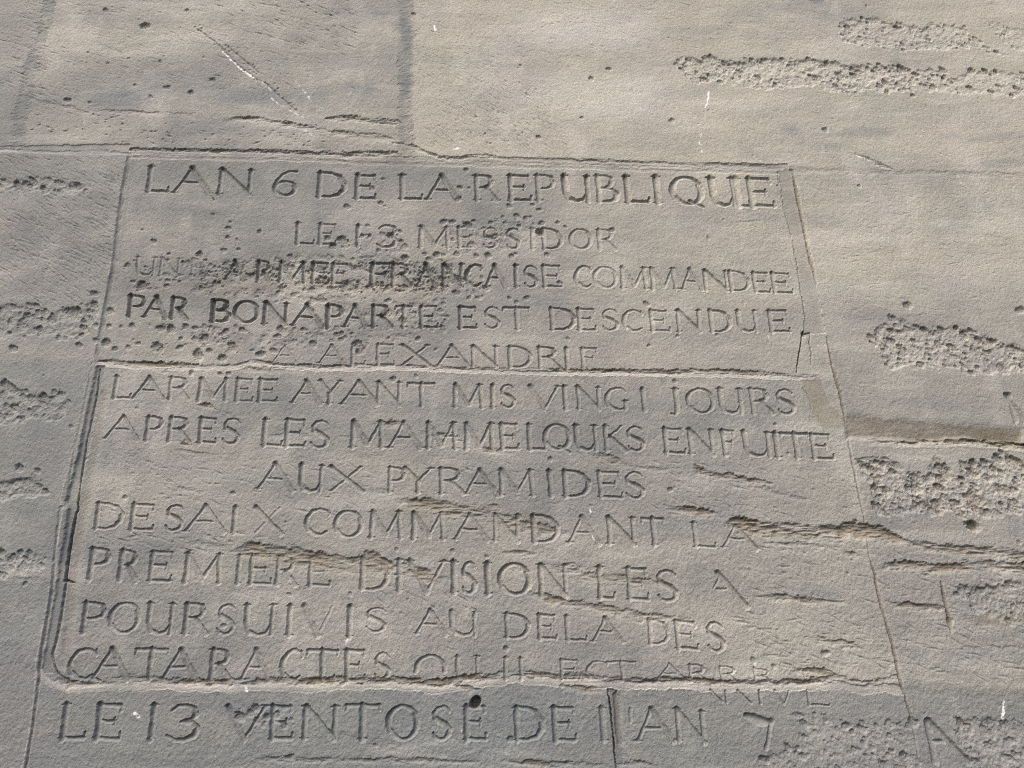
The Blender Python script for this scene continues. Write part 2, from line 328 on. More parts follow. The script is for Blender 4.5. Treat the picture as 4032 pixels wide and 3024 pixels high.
 (14, 8, (70, 1268, 2110, 1294), (70, 1476, 2110, 1492), [('T', 70, 280), ('O', 328, 520), ('S', 614, 734), ('E', 816, 945), ('D', 1126, 1308), ('E', 1370, 1506), ('I', 1660, 1696, .7), ("'", 1845, 1880, .6), ('A', 1892, 2114)]),
 (14, 9, (65, 1296, 665, 1340), (65, 1490, 665, 1545), [('N', 58, 238, .9), ('7', 510, 672, 1.0)]),
 # letters of other carvings to the right
 (15, 9, (1650, 1368, 1860, 1370), (1650, 1620, 1860, 1622), [('i', 1650, 1672, .8, .7), ('\\', 1672, 1868, .9, .8), ('-', 1672, 1745, .8, .8)]),
 (16, 6, (2140, 895, 2230, 895), (2140, 1060, 2230, 1065), [('i', 2150, 2180, 1.1, .8), ('\\', 2150, 2235, 1.0, .7)]),
]
for rw in ROWS:
    row(*rw)
stroke(T(1, [(1285, 1195), (1330, 1242)]), 0.006, 0.004, line=1)


_n = SEQ_A10
stroke(T(9, [(283, 540), (328, 452)]), .0055, .002, line=_n)
stroke(T(9, [(300, 548), (365, 545)]), .006, .0022, line=_n)
# ------------------------------------------------------------------ joints between the stones
J_TOP = J((1, [(-260, 930), (0, 936), (400, 950), (805, 958), (1200, 968), (1700, 975), (2050, 985)]), (2, [(250, 998), (750, 1002), (1300, 1018), (1700, 1028), (2050, 1040)]), (3, [(250, 1046), (700, 1054), (1000, 1062), (1600, 1080), (2212, 1092), (2500, 1100)]))
J_UPLEFT = J((1, [(330, -200), (320, 30), (230, 300), (150, 600), (120, 790), (110, 950)]))
J_UPMID = J((2, [(455, -200), (452, 0), (450, 300), (440, 600), (442, 1000)]))
J_LEFT = J((1, [(830, 800), (812, 960), (762, 1250), (712, 1655)]), (4, [(690, 200), (652, 380), (622, 560), (600, 680), (560, 850), (530, 1000), (480, 1260), (420, 1600)]), (7, [(400, 0), (330, 560), (245, 1040), (248, 1090), (215, 1400), (165, 1659), (130, 1900)]))
J_MID = J((4, [(-300, 690), (0, 695), (600, 690), (870, 708), (1080, 716), (1300, 722), (1480, 712), (1560, 692), (1700, 702), (1880, 716), (2070, 722)]), (5, [(60, 722), (400, 716), (800, 736), (1200, 744), (1700, 752), (2060, 756)]), (6, [(20, 760), (350, 757), (600, 772), (940, 782), (1010, 790), (1300, 800)]))
J_LOW = J((7, [(-300, 1020), (0, 1015), (245, 1040), (330, 1100), (430, 1138), (800, 1116), (1300, 1130), (2050, 1124)]), (8, [(0, 1116), (400, 1120), (650, 1134), (900, 1108), (1060, 1082), (1200, 1082), (1420, 1105), (1750, 1112), (2060, 1120)]), (9, [(0, 1114), (400, 1130), (900, 1124), (1080, 1108), (1200, 1142), (1330, 1126), (1440, 1150), (1800, 1168), (2212, 1190), (2600, 1205)]))
J_RIGHT = J((3, [(745, 900), (772, 1060), (800, 1200), (840, 1400), (888, 1640)]), (6, [(905, 130), (932, 260), (985, 550), (1030, 740), (1090, 1000), (1130, 1250), (1180, 1500)]), (9, [(1212, 60), (1250, 350), (1310, 600), (1390, 870), (1440, 1110), (1500, 1310), (1560, 1640), (1620, 1900)]))
J_STRIP = J((3, [(660, 900), (682, 1070), (712, 1250), (762, 1450), (800, 1640)]), (6, [(798, 60), (820, 240), (850, 410), (836, 520)]))
J_RBED = J((6, [(1080, 1016), (1500, 1050), (1850, 1078), (2212, 1106), (2600, 1135)]))
J_RBED2 = J((6, [(1110, 1168), (1300, 1186), (1500, 1192), (1850, 1184), (2100, 1202), (2212, 1216), (2600, 1240)]))
J_BOTV = J((8, [(1690, 1100), (1702, 1175), (1722, 1320), (1742, 1520), (1752, 1640), (1765, 1900)]))
J_BOTH = J((7, [(-300, 1595), (165, 1600), (900, 1602), (1600, 1612), (2050, 1616)]), (8, [(0, 1612), (400, 1616), (1050, 1622), (1700, 1640), (2060, 1650)]), (9, [(0, 1655), (700, 1670), (1500, 1690), (2600, 1700)]))

def z_at(pl, x):
    o = np.argsort(pl[:, 0]); return np.interp(x, pl[o, 0], pl[o, 1])
def x_at(pl, z):
    o = np.argsort(pl[:, 1]); return np.interp(z, pl[o, 1], pl[o, 0])
W2 = WOB * 1.6
above = lambda pl: (Z - z_at(pl, gx)[None, :]) + W2
leftof = lambda pl: (x_at(pl, gz)[:, None] - X) + W2
dTop, dMid, dLow, dBotH, dRB, dRB2 = above(J_TOP), above(J_MID), above(J_LOW), above(J_BOTH), above(J_RBED), above(J_RBED2)
dUL, dUM, dL, dR, dSt, dBV = leftof(J_UPLEFT), leftof(J_UPMID), leftof(J_LEFT), leftof(J_RIGHT), leftof(J_STRIP), leftof(J_BOTV)

BL = np.zeros(X.shape, np.int16)
up = dTop > 0
BL[up & (dUL > 0)] = 1
BL[up & (dUL <= 0) & (dUM > 0)] = 2
BL[up & (dUM <= 0)] = 3
lf = ~up & (dL > 0)
BL[lf & (dMid > 0)] = 4
BL[lf & (dMid <= 0) & (dLow > 0)] = 5
BL[lf & (dLow <= 0)] = 6
pn = ~up & (dL <= 0) & (dR > 0)
BL[pn & (dMid > 0)] = 7
BL[pn & (dMid <= 0) & (dLow > 0)] = 8
BL[pn & (dLow <= 0) & (dBotH > 0) & (dBV > 0)] = 9
BL[pn & (dLow <= 0) & (dBotH > 0) & (dBV <= 0)] = 10
BL[pn & (dBotH <= 0)] = 11
rt = ~up & (dR <= 0)
BL[rt & (dRB > 0)] = 12
BL[rt & (dRB <= 0) & (dLow > 0)] = 13
BL[rt & (dLow <= 0)] = 14

# mortar fillings: 20 + k
MO = np.zeros(X.shape, np.int16)
ML = fbm(0.03, 3, 91) * 0.006
JN = fbm(0.006, 3, 97, sx=3, gain=.7) * .012
MO[(np.abs(dUM + ML * 1.2) + JN < 0.019) & up] = 21
MO[(np.abs(dUL + ML * 2) + JN < 0.016) & up] = 22
sel = (dTop + ML * .8 > -0.013) & (dTop + ML * .8 < 0.013) & (dR > 0.01) & (X > T(1, [(800, 958)])[0][0])
MO[sel] = 23
xl800 = T(1, [(800, 958)])[0][0]
MO[(dTop + ML * .6 > -0.006) & (dTop + ML * .6 < 0.026 * smooth((X - gx[0]) / 0.6)) & (X <= xl800)] = 24
zm = T(4, [(600, 690)])[0][1]; zm2 = T(7, [(245, 1040)])[0][1]
MO[(dL < -0.003) & (dL > -0.024) & (Z < zm + 0.004) & (Z > zm2 - 0.01)] = 25
MO[(dR > 0) & (dSt < 0) & ~up & (dMid > 0) & (Z > T(6, [(836, 520)])[0][1])] = 26
MO[(dLow + ML > -0.016) & (dLow + ML < -0.001) & pn] = 27
MO[(dMid + ML * .6 > -0.010) & (dMid + ML * .6 < -0.001) & pn & (X < T(6, [(930, 780)])[0][0])] = 28
MO[(dBV < 0.0) & (dBV > -0.016) & (dLow < -0.016) & (dBotH > 0) & pn] = 29

# olive patch of mortar at the right end of the middle joint
def inside(poly, xs, zs):
    c = np.zeros(xs.shape, bool); n = len(poly)
    dm = np.full(xs.shape, 1e9, np.float32)
    for k in range(n):
        p, q = poly[k], poly[(k + 1) % n]
        cond = ((p[1] > zs) != (q[1] > zs))
        with np.errstate(divide='ignore', invalid='ignore'):
            xi = (q[0] - p[0]) * (zs - p[1]) / (q[1] - p[1] + 1e-12) + p[0]
        c ^= cond & (xs < xi)
        e, _ = seg_dist(p, q, xs, zs)
        dm = np.minimum(dm, np.abs(e))
    return np.where(c, dm, -dm)
def poly_field(poly, m=0.03):
    sl = win(poly[:, 0].min() - m, poly[:, 0].max() + m, poly[:, 1].min() - m, poly[:, 1].max() + m)
    return sl, inside(poly, X[sl], Z[sl])
sl, f = poly_field(T(6, [(815, 800), (935, 782), (1000, 960), (1072, 1012), (1085, 1112), (960, 1112), (890, 1000), (870, 920), (840, 860)]))
MO[sl] = np.where(f + ML[sl] * .4 > 0, 30, MO[sl])
PATCH = MO == 30

# ------------------------------------------------------------------ base relief of the stones
BASE = fbm(0.35, 3, 201) * 0.0035 + fbm(0.06, 4, 210) * 0.0011
BASE += fbm(0.02, 3, 220, sx=3.5, ang=R(-6)) * 0.00045 * (0.6 + 0.8 * smooth(MAC + .5))     # bedding
GR = fbm(0.0055, 3, 230, gain=0.65)
BASE += GR * 0.0006 * np.array([1, .9, .8, .62, .8, .9, 1.1, .85, 1.0, 1.15, 1.1, 1.1, .7, 1.0, 1.1] + [1.0] * 17, np.float32)[BL]
# every stone stands slightly in or out
proud = {1: 0.0, 2: 0.002, 3: 0.002, 4: 0.0035, 5: 0.0035, 6: 0.003, 7: -0.001, 8: 0.0, 9: 0.0005, 10: -0.0005, 11: 0.0, 12: 0.001, 13: 0.0015, 14: 0.0}
lut = np.zeros(32, np.float32)
for k, v in proud.items(): lut[k] = v
def soften(a, r):
    for ax in (0, 1):
        for _ in range(2):
            k = 2 * r + 1
            p = np.concatenate([np.repeat(np.take(a, [0], ax), r + 1, ax), a, np.repeat(np.take(a, [-1], ax), r, ax)], ax)
            c = np.cumsum(p.astype(np.float64), ax)
            n_ = a.shape[ax]
            a = ((np.take(c, range(k, k + n_), ax) - np.take(c, range(0, n_), ax)) / k).astype(np.float32)
    return a
PR = soften(lut[BL], 4)
BASE += PR
# rougher, weathered lower courses
low = smooth((T(8, [(1000, 0)])[0][1] - Z) / 0.25 + 0.4)
BASE += fbm(0.008, 3, 240, gain=.6) * 0.0005 * low
# mortar surface
mo = MO > 0
BASE[mo] = (BASE * 0.35 - 0.0012 + PR * 0.6)[mo]
V21 = (MO == 21) | (MO == 22)
BASE[V21] += (fbm(0.006, 3, 260, sx=2.5, ang=R(8), gain=.65) * 0.0011 + 0.0012)[V21]
S25 = MO == 25
BASE[S25] -= 0.0022 * smooth(np.minimum(-dL - .003, dL + .024) / .004)[S25]
BASE[PATCH] += 0.0022

# flush ledge of lower panel stone along the mid joint, bright lower lip
LED = lambda pl, w, d, asym=0.14, **k: stroke(pl, np.asarray(w) * np.ones(len(pl)) * 1.6, np.asarray(d) * np.ones(len(pl)) * .74, asym=min(max(asym, .18), .26), flat=1.45, target=LEDGE, rag=1.0, **k)
def part_of(pl, x0, x1):
    o = pl[np.argsort(pl[:, 0])]
    xs = np.linspace(x0, x1, 90); return np.stack([xs, np.interp(xs, o[:, 0], o[:, 1])], 1)
def wav(pl, amp, size, seed):
    n = fbm(size, 3, seed, xx=pl[:, 0], zz=pl[:, 1]); return pl + np.stack([n * 0, n * amp], 1)
X_ = lambda n, x: T(n, [(x, 900)])[0][0]

# upper joint: the stones above overhang the mortar
a = J((1, [(815, 932), (1200, 940), (1700, 948), (2050, 960)]), (2, [(20, 962), (380, 962)]))
LED(a, [.005, .007, .008, .008, .005, .007], [.003, .005, .005, .005, .002, .005], .2)
a = J((1, [(815, 975), (1000, 968), (1150, 975), (1300, 980), (1650, 985), (1750, 980), (2050, 995)]), (2, [(250, 1010), (700, 1012)]))
LED(a, .004, .0010, .3)
a = J((2, [(370, 895), (480, 910), (560, 948), (650, 978), (740, 992), (860, 978), (950, 968), (1010, 988), (1200, 995), (1400, 1000), (1650, 1004), (2060, 1022)]), (3, [(0, 1025), (300, 1030), (480, 1036), (700, 1052)]))
LED(a, .0075, [.003, .0045, .005, .004, .004, .004, .003, .0022, .002, .0015, .002, .002, .002, .002, .002, .001], .3)
LED(J((2, [(750, 1010), (1300, 1022), (2060, 1042)]), (3, [(200, 1048), (660, 1058)])),   .006, .0012, .3)
LED(J((1, [(-200, 930), (0, 932), (270, 948), (430, 950), (620, 945), (800, 962)])), .007, .002, .25)
LED(J((3, [(772, 1060), (1400, 1080), (2212, 1098), (2500, 1105)])), .012, .0012, .3)
LED(T(3, [(1165, 965), (1250, 1000), (1330, 1035), (1410, 1062)]), [.006, .010, .010, .004], [.001, .004, .004, .001], .25)
# upper-left stone: broken beds above the joint
LED(T(1, [(1410, 762), (1480, 745), (1620, 752), (1720, 768), (1850, 790), (1950, 802), (2040, 830)]), .012, [.001, .004, .006, .007, .007, .007, .003], .16)
LED(T(1, [(2040, 745), (2212, 748)]), .009, .004, .2)
LED(T(2, [(0, 745), (120, 748), (250, 762), (390, 770)]), .013, [.005, .007, .007, .004], .18)
LED(T(2, [(0, 835), (120, 845), (250, 860), (360, 880)]), .014, [.003, .004, .003, .002], .25)
LED(T(2, [(70, 965), (200, 962), (300, 958), (382, 962)]), .012, .006, .25)
LED(T(1, [(1800, 870), (1950, 920), (2060, 950)]), .01, .002, .2)
LED(T(1, [(560, 690), (700, 700), (900, 712), (1200, 720)]), .01, [.001, .0025, .002, .001], .2)
LED(T(1, [(130, 600), (300, 650), (430, 670), (540, 705)]), .008, .002, .25)
# left edge of the panel
a = J((1, [(812, 962), (790, 1080), (762, 1250), (735, 1450), (712, 1655)]), (4, [(722, 60), (690, 200), (655, 380), (632, 500), (610, 640)]))
stroke(a, .015, [.002, .0032, .0032, .0032, .0032, .0032, .003, .003, .0025, .002], .3, LEDGE, soft=True)
# channel below it with its crack
a = J((4, [(580, 700), (552, 850), (520, 1000), (470, 1260), (415, 1600)]), (7, [(385, 40), (350, 320), (325, 560), (245, 1040), (250, 1090), (205, 1420), (165, 1659), (135, 1850)]))
stroke(a, [.008, .010, .010, .010, .009, .009, .009, .009, .008, .008, .007, .006, .006], [.001, .0012, .0012, .0012, .0012, .0015, .0025, .0035, .0035, .003, .003, .003, .003], .3, LEDGE)
a = J((4, [(615, 735), (605, 850), (575, 1000), (545, 1150), (520, 1290), (505, 1400), (482, 1620)]), (7, [(470, 70), (440, 220), (415, 400), (405, 490)]))
stroke(wav(a, .0, .02, 5), [.003, .004, .004, .004, .004, .005, .005, .006, .007, .008, .009], [.004, .005, .005, .005, .006, .007, .008, .009, .011, .013, .015], .5, LEDGE, wob=1.0)
stroke(T(7, [(402, 490), (430, 502), (462, 508)]), [.009, .007, .003], [.016, .012, .004], .35, LEDGE)
a = T(7, [(408, 500), (395, 600), (372, 760), (350, 860), (322, 950), (342, 1020), (362, 1070), (430, 1130)])
stroke(a, [.007, .010, .011, .010, .008, .004, .003, .006], [.006, .0055, .0055, .005, .004, .007, .007, .003], .3, LEDGE)
# lower panel's left border: the face dips to a broad shallow edge
a = J((4, [(640, 900), (600, 1200), (560, 1450), (520, 1650)]), (7, [(480, 300), (440, 700), (410, 1000)]))
stroke(a, .035, .0022, .4, LEDGE, soft=True)
# middle joint
a = J((4, [(640, 690), (700, 692), (870, 706), (1080, 712), (1250, 722), (1480, 712), (1560, 686), (1700, 702), (1880, 716), (2070, 722)]), (5, [(40, 720), (400, 714), (800, 735), (1200, 742), (1700, 750), (2060, 754)]), (6, [(20, 758), (350, 753), (600, 770), (930, 782)]))
LED(a, [.006, .008, .010, .011, .006, .005, .005, .006, .006, .006, .005, .005, .005, .006, .007, .008, .009, .009, .008, .004], [.002, .004, .005, .005, .003, .003, .003, .004, .004, .004, .004, .003, .003, .004, .005, .005, .0055, .0055, .004, .001], .35)
LED(T(4, [(750, 712), (950, 740), (1060, 752), (1200, 735), (1400, 728), (1560, 740), (1880, 748)]), .010, .002, .25)
# lower joint
a = J((7, [(360, 1110), (430, 1140), (560, 1132), (760, 1118), (830, 1105), (1000, 1120), (1300, 1128), (1700, 1122), (2060, 1124)]), (8, [(0, 1110), (400, 1116), (520, 1130), (660, 1134), (790, 1112), (900, 1106), (1060, 1075), (1190, 1074), (1300, 1088), (1420, 1104), (1560, 1090), (1750, 1114), (2060, 1118)]), (9, [(0, 1112), (200, 1120), (400, 1126), (650, 1128), (900, 1120), (1080, 1100), (1160, 1128), (1210, 1142), (1290, 1136), (1330, 1115), (1430, 1092)]))
LED(a, [.008] + [.010] * 14 + [.008] * 9 + [.008] * 9, [.002] + [.005] * 14 + [.004] * 9 + [.004] * 9, .28)
LED(T(8, [(780, 1162), (840, 1172), (900, 1168)]), [.008, .012, .006], [.004, .006, .002], .2)
LED(T(8, [(1420, 1165), (1560, 1172), (1690, 1172)]), [.008, .010, .006], [.003, .004, .002], .2)
# edge of the right-hand border
a = J((3, [(772, 1060), (800, 1200), (840, 1400), (888, 1640)]), (6, [(880, 20), (905, 130), (932, 260)]))
stroke(a, [.006, .010, .009, .009, .009, .008, .005], [.002, .006, .004, .004, .004, .0035, .001], .5, LEDGE)
a = T(6, [(982, 540), (1005, 640), (1020, 720), (1040, 790), (1065, 880), (1090, 1000), (1110, 1130)])
stroke(a, [.005, .007, .006, .009, .009, .008, .006], [.002, .005, .004, .006, .005, .004, .003], .5, LEDGE)
a = J((6, [(1110, 1130), (1130, 1250), (1180, 1500), (1215, 1640)]), (9, [(1212, 60), (1250, 350), (1285, 460), (1310, 600), (1345, 720), (1390, 870), (1440, 1110), (1470, 1200), (1500, 1310), (1530, 1450), (1560, 1640), (1590, 1850)]))
stroke(a, [.005, .006, .006, .005, .005, .004, .006, .007, .006, .008, .007, .006, .006, .005, .004, .004], [.002, .0025, .003, .0025, .0025, .002, .005, .005, .004, .006, .005, .004, .004, .002, .002, .002], .5, LEDGE)
for pl in (T(3, [(682, 1070), (690, 1170), (712, 1250), (735, 1360), (762, 1450), (800, 1640)]), T(6, [(782, 10), (805, 120), (820, 240), (838, 330), (850, 410)])):
    stroke(wav(pl, 0, .02, 3), .0035, .0016, .5, LEDGE, wob=1.6)
stroke(T(6, [(840, 505), (830, 545), (822, 600), (805, 680), (797, 760)]), [.006, .003, .003, .003, .002], [.010, .007, .009, .009, .005], .5, LEDGE)
stroke(T(6, [(838, 525), (880, 510), (876, 570), (892, 640), (890, 710)]), .003, [.006, .004, .003, .003, .001], .5, LEDGE, wob=1.5)
stroke(T(6, [(835, 855), (860, 890), (885, 950), (890, 990)]), .003, .002, .5, LEDGE, wob=1.5)
# broken bed right of the panel: a sloping brown recess with a dark bottom edge
sl, f = poly_field(np.concatenate([J_RBED[:-1], J_RBED2[:-1][::-1]]))
zt = z_at(J_RBED, gx)[None, :]; zb = z_at(J_RBED2, gx)[None, :]
tt = np.clip((zt - Z) / (zt - zb), 0, 1)
RB = smooth((f + ML[sl]) / .016 + .3)
LEDGE[sl] = np.maximum(LEDGE[sl], (0.0018 + 0.0060 * tt[sl]) * RB)
RBW = np.zeros_like(X); RBW[sl] = RB
LED(wav(part_of(J_RBED2, X_(6, 1135), X_(6, 2500)), .004, .05, 8), .010, np.linspace(.008, .012, 90), .6)
# beds and flakes on the lower panel and right side
def L9(pts, w, d, n=9, asym=0.2): LED(T(n, pts), [w * .4] + [w] * (len(pts) - 2) + [w * .4], [d * .3] + [d] * (len(pts) - 2) + [d * .3], asym)
L9([(370, 160), (420, 155), (560, 180), (720, 190), (850, 205), (960, 205), (1060, 205), (1130, 180), (1240, 195), (1340, 215), (1480, 260)], .024, .0075)
L9([(1480, 262), (1560, 280), (1700, 305), (1850, 325), (2000, 325), (2212, 350), (2500, 380)], .016, .0055)
L9([(600, 265), (800, 270), (1060, 292)], .008, .003)
L9([(1090, 335), (1150, 335), (1210, 345)], .010, .003)
L9([(1340, 418), (1420, 400), (1520, 400), (1600, 430), (1750, 422), (2000, 410), (2212, 420), (2500, 425)], .016, .0055)
L9([(540, 600), (680, 605), (800, 608), (900, 625), (1110, 635)], .010, .0035)
L9([(1360, 625), (1450, 655), (1600, 662), (1790, 672)], .012, .005)
stroke(T(9, [(1695, 500), (1715, 580), (1735, 660), (1755, 740), (1765, 820)]), [.004, .010, .008, .016, .004], [.002, .007, .004, .009, .002], .3, LEDGE)
L9([(390, 735), (480, 765), (560, 800), (640, 800)], .008, .003)
L9([(540, 705), (600, 712)], .006, .002)
L9([(850, 855), (950, 870), (1080, 890), (1150, 905), (1210, 920)], .010, .004)
L9([(1400, 845), (1470, 885)], .006, .002)
L9([(1420, 945), (1540, 995)], .007, .002)
L9([(1800, 925), (2000, 920), (2250, 915)], .009, .0025)
L9([(560, 545), (760, 550)], .012, .0015)
L9([(780, 1060), (870, 1062), (960, 1070), (1060, 1100)], .012, .004)
L9([(1000, 1000), (1080, 1030), (1150, 1050)], .012, .002)
L9([(1090, 1262), (1320, 1262)], .007, .002)
L9([(1010, 690), (1110, 705)], .007, .0015)
L9([(0, 78), (70, 85)], .01, .004)
L9([(80, 70), (200, 80), (310, 95)], .013, .005)
L9([(2060, 30), (2212, 60)], .013, .005, 8)
L9([(2130, 215), (2400, 250)], .008, .002)
L8 = lambda pts, w, d, asym=0.2: L9(pts, w, d, 8, asym)
L8([(400, 10), (520, 20), (650, 55), (760, 80), (850, 75), (940, 95), (1080, 130), (1160, 135)], .022, .0055)
L8([(1000, 110), (1100, 135), (1200, 170), (1330, 195), (1480, 210)], .020, .005)
L8([(1260, 205), (1440, 215)], .012, .003)
L8([(1060, 325), (1150, 330), (1250, 330)], .013, .005)
L8([(1360, 415), (1450, 420), (1600, 425)], .014, .005)
L8([(1300, 400), (1420, 440), (1550, 480), (1700, 500), (1900, 510), (2060, 520)], .016, .003)
L8([(1660, 470), (1780, 500), (1960, 515)], .018, .004)
L8([(1180, 565), (1300, 600), (1450, 640), (1700, 680), (1900, 725), (2212, 735)], .014, .0045)
L8([(0, 380), (160, 395), (380, 440), (520, 470), (700, 500)], .026, .005)
L8([(150, 360), (240, 350), (330, 400), (400, 460)], .016, .005)
L8([(640, 890), (740, 925)], .007, .002)
L8([(1420, 375), (1480, 382)], .012, .003)
L8([(330, 640), (420, 700), (480, 740)], .005, .0018)
L8([(360, 690), (440, 750)], .004, .0012)
L8([(0, 1612), (400, 1616), (900, 1625)], .009, .004)
L8([(1050, 1618), (1250, 1640), (1450, 1640), (1700, 1645)], .009, .004)
L8([(1750, 1640), (1880, 1635), (2010, 1645)], .010, .004)
L7 = lambda pts, w, d, asym=0.2: L9(pts, w, d, 7, asym)
L7([(1450, 320), (1560, 315), (1720, 335), (1800, 340), (2000, 372), (2212, 395)], .026, .0055)
L7([(1180, 265), (1350, 300), (1460, 330)], .016, .0025)
L7([(1700, 380), (1900, 395), (2100, 420), (2212, 440)], .022, .004)
L7([(1680, 240), (1760, 265)], .014, .003)
L7([(1330, 500), (1450, 560), (1560, 590)], .009, .002)
L7([(1600, 1606), (1800, 1612), (2212, 1615)], .010, .0045)
L7([(0, 490), (160, 492), (320, 488)], .010, .0015)
L7([(0, 1015), (235, 1012)], .010, .001)
L5 = lambda pts, w, d, asym=0.2: L9(pts, w, d, 5, asym)
L5([(580, 1160), (660, 1162), (740, 1165), (800, 1195)], .016, .0055)
L5([(880, 1230), (960, 1248), (1090, 1262)], .012, .0035)
L5([(1590, 1272), (1660, 1285), (1750, 1310), (1810, 1340)], .014, .004)
L5([(1640, 1360), (1780, 1365)], .012, .003)
L5([(250, 1090), (350, 1085), (440, 1090)], .016, .004)
L5([(0, 1165), (150, 1168)], .012, .002)
L5([(1780, 1345), (2000, 1370), (2150, 1355)], .009, .0018)
L5([(90, 1470), (200, 1495), (330, 1510), (450, 1540)], .012, .002)
L5([(400, 1560), (560, 1580), (700, 1610), (900, 1640)], .022, .005)
L5([(850, 1590), (1000, 1620), (1040, 1640)], .016, .004)
L4 = lambda pts, w, d, asym=0.2: L9(pts, w, d, 4, asym)
L4([(1235, 965), (1290, 968), (1340, 985)], .012, .005)
L4([(1410, 1010), (1480, 1062)], .012, .003)
L4([(1110, 1190), (1150, 1210), (1180, 1215)], .016, .005)
L4([(1640, 1055), (1680, 1055)], .014, .004)
L4([(1040, 1240), (1250, 1275), (1400, 1270)], .010, .002)
L4([(990, 1450), (1100, 1485), (1310, 1510)], .010, .002)
L4([(1500, 1340), (1680, 1368)], .008, .0018)
L4([(700, 1262), (800, 1295)], .007, .0018)
L4([(1580, 1155), (1800, 1160), (1930, 1160)], .010, .0018)
L6 = lambda pts, w, d, asym=0.2: L9(pts, w, d, 6, asym)
L6([(160, 1335), (190, 1370), (240, 1395), (330, 1405), (480, 1435), (640, 1455)], .012, .006)
L6([(200, 1330), (260, 1355)], .010, .004)
L6([(500, 1475), (600, 1490), (800, 1550), (900, 1560)], .009, .002)
L6([(0, 1610), (120, 1620), (250, 1640), (330, 1659)], .014, .005)
L6([(1160, 1300), (1310, 1300), (1400, 1330), (1440, 1360)], .011, .005)
L6([(1230, 1615), (1300, 1617), (1450, 1618)], .006, .003)
L6([(1240, 1380), (1265, 1470), (1290, 1600)], .007, .003)
L6([(350, 1385), (700, 1355)], .005, .001) if False else None
L3 = lambda pts, w, d, asym=0.3: L9(pts, w, d, 3, asym)
L3([(260, 1388), (500, 1380), (720, 1352)], .005, .0012)
L3([(770, 1190), (870, 1190)], .005, .0012)
# dark split at the foot of the wall
stroke(T(8, [(1702, 1170), (1712, 1230), (1722, 1320), (1735, 1430), (1742, 1520), (1752, 1640), (1765, 1850)]), [.003, .003, .004, .003, .004, .003, .003], [.004, .007, .010, .007, .010, .007, .007], .5, LEDGE)
stroke(T(8, [(1765, 1215), (1775, 1330), (1780, 1440), (1790, 1490)]), .022, .0035, .25, LEDGE, soft=True)

# ------------------------------------------------------------------ pits
NA = fbm(0.007, 3, 801, gain=.65); NB = fbm(0.007, 3, 811, gain=.65); NC = fbm(0.0042, 3, 821, gain=.65)
def pit(c, r, d, el=1.3, ang=-0.8, target=None):
    tgt = PIT if target is None else target
    m = r * el * 1.6 + .003
    sl = win(c[0] - m, c[0] + m, c[1] - m, c[1] + m)
    xs = X[sl] - c[0]; zs = Z[sl] - c[1]
    if xs.size == 0: return
    ca, sa = math.cos(ang), math.sin(ang)
    u = (xs * ca + zs * sa) / (r * el); v = (-xs * sa + zs * ca) / r
    u = u + NA[sl] * .30; v = v + NB[sl] * .30
    e = np.sqrt(u * u + v * v) + NC[sl] * .20
    # steep on the upper left, running out to the lower right
    k = 1 + 0.42 * np.clip((-xs * .5 + zs * .85) / r, -1, 1)
    p = np.clip((1 - e * .92) * (1.5 + k * .5), 0, 1)
    p = smooth(p) * (1 + NC[sl] * .35)
    tgt[sl] = np.maximum(tgt[sl], d * .82 * p)
PX = 1400 / 2212.0 / F_PX * 1.66              # one survey-sheet pixel in metres on the wall
def pits(n, lst, s=1.0, d=0.5):
    for it in lst:
        c = T(n, [it[:2]])[0]; r = it[2] * PX * s
        pit(c, r * 1.15, min(r * d * 1.5, .007), rng.uniform(1.05, 1.6), rng.uniform(-1.2, .2))
pits(1, [(425, 625, 20), (1190, 580, 20), (670, 395, 10), (1040, 545, 18), (940, 605, 14), (1325, 500, 18), (840, 530, 12), (1000, 385, 12), (660, 65, 18), (1165, 70, 14), (905, 165, 30), (2160, 1285, 16), (1420, 1420, 16), (1435, 1380, 11), (1415, 1475, 15), (1475, 1490, 10), (1615, 1440, 16), (960, 1500, 17), (885, 1430, 9), (1325, 1335, 10), (1390, 1555, 16), (1485, 1550, 12), (1240, 1590, 18), (1050, 1580, 12), (800, 365, 9), (1270, 360, 9), (550, 330, 9), (2130, 1490, 26), (2150, 1530, 20), (2040, 1480, 18), (2070, 1530, 24), (560, 640, 12), (1810, 1600, 18), (1020, 350, 7)])
pits(2, [(305, 1110, 13), (290, 1260, 16), (315, 1280, 9), (80, 1285, 17), (785, 1168, 16), (838, 1168, 11), (768, 1232, 20), (1090, 1280, 17), (1235, 1275, 12), (1275, 1305, 13), (1540, 735, 12), (2100, 752, 15), (1160, 410, 9), (1710, 430, 16), (1600, 490, 18), (820, 1055, 16), (235, 1170, 18), (680, 1378, 18), (735, 1380, 18), (830, 1400, 24), (870, 1375, 14), (1050, 1350, 12), (1065, 1385, 13), (1140, 1345, 17), (1190, 1360, 16), (1225, 1350, 10), (1290, 1390, 17), (1390, 1385, 14), (1280, 1445, 26), (1730, 1430, 18), (1440, 1412, 12), (60, 1500, 26), (210, 1405, 12), (350, 1465, 24), (410, 1440, 13), (415, 1505, 20), (435, 1530, 24), (275, 1560, 16), (120, 1612, 13), (565, 1580, 14), (640, 1585, 22), (680, 1585, 14), (760, 1580, 18), (885, 1590, 15), (960, 1590, 22), (1105, 1595, 18), (1325, 1585, 16), (440, 1610, 25), (220, 1470, 16), (170, 1470, 18), (740, 1490, 14), (850, 1520, 20), (950, 1480, 20), (1000, 1470, 22), (975, 1385, 14), (930, 1420, 14), (1150, 1405, 16), (495, 90, 16), (1275, 860, 16), (1200, 590, 10)])
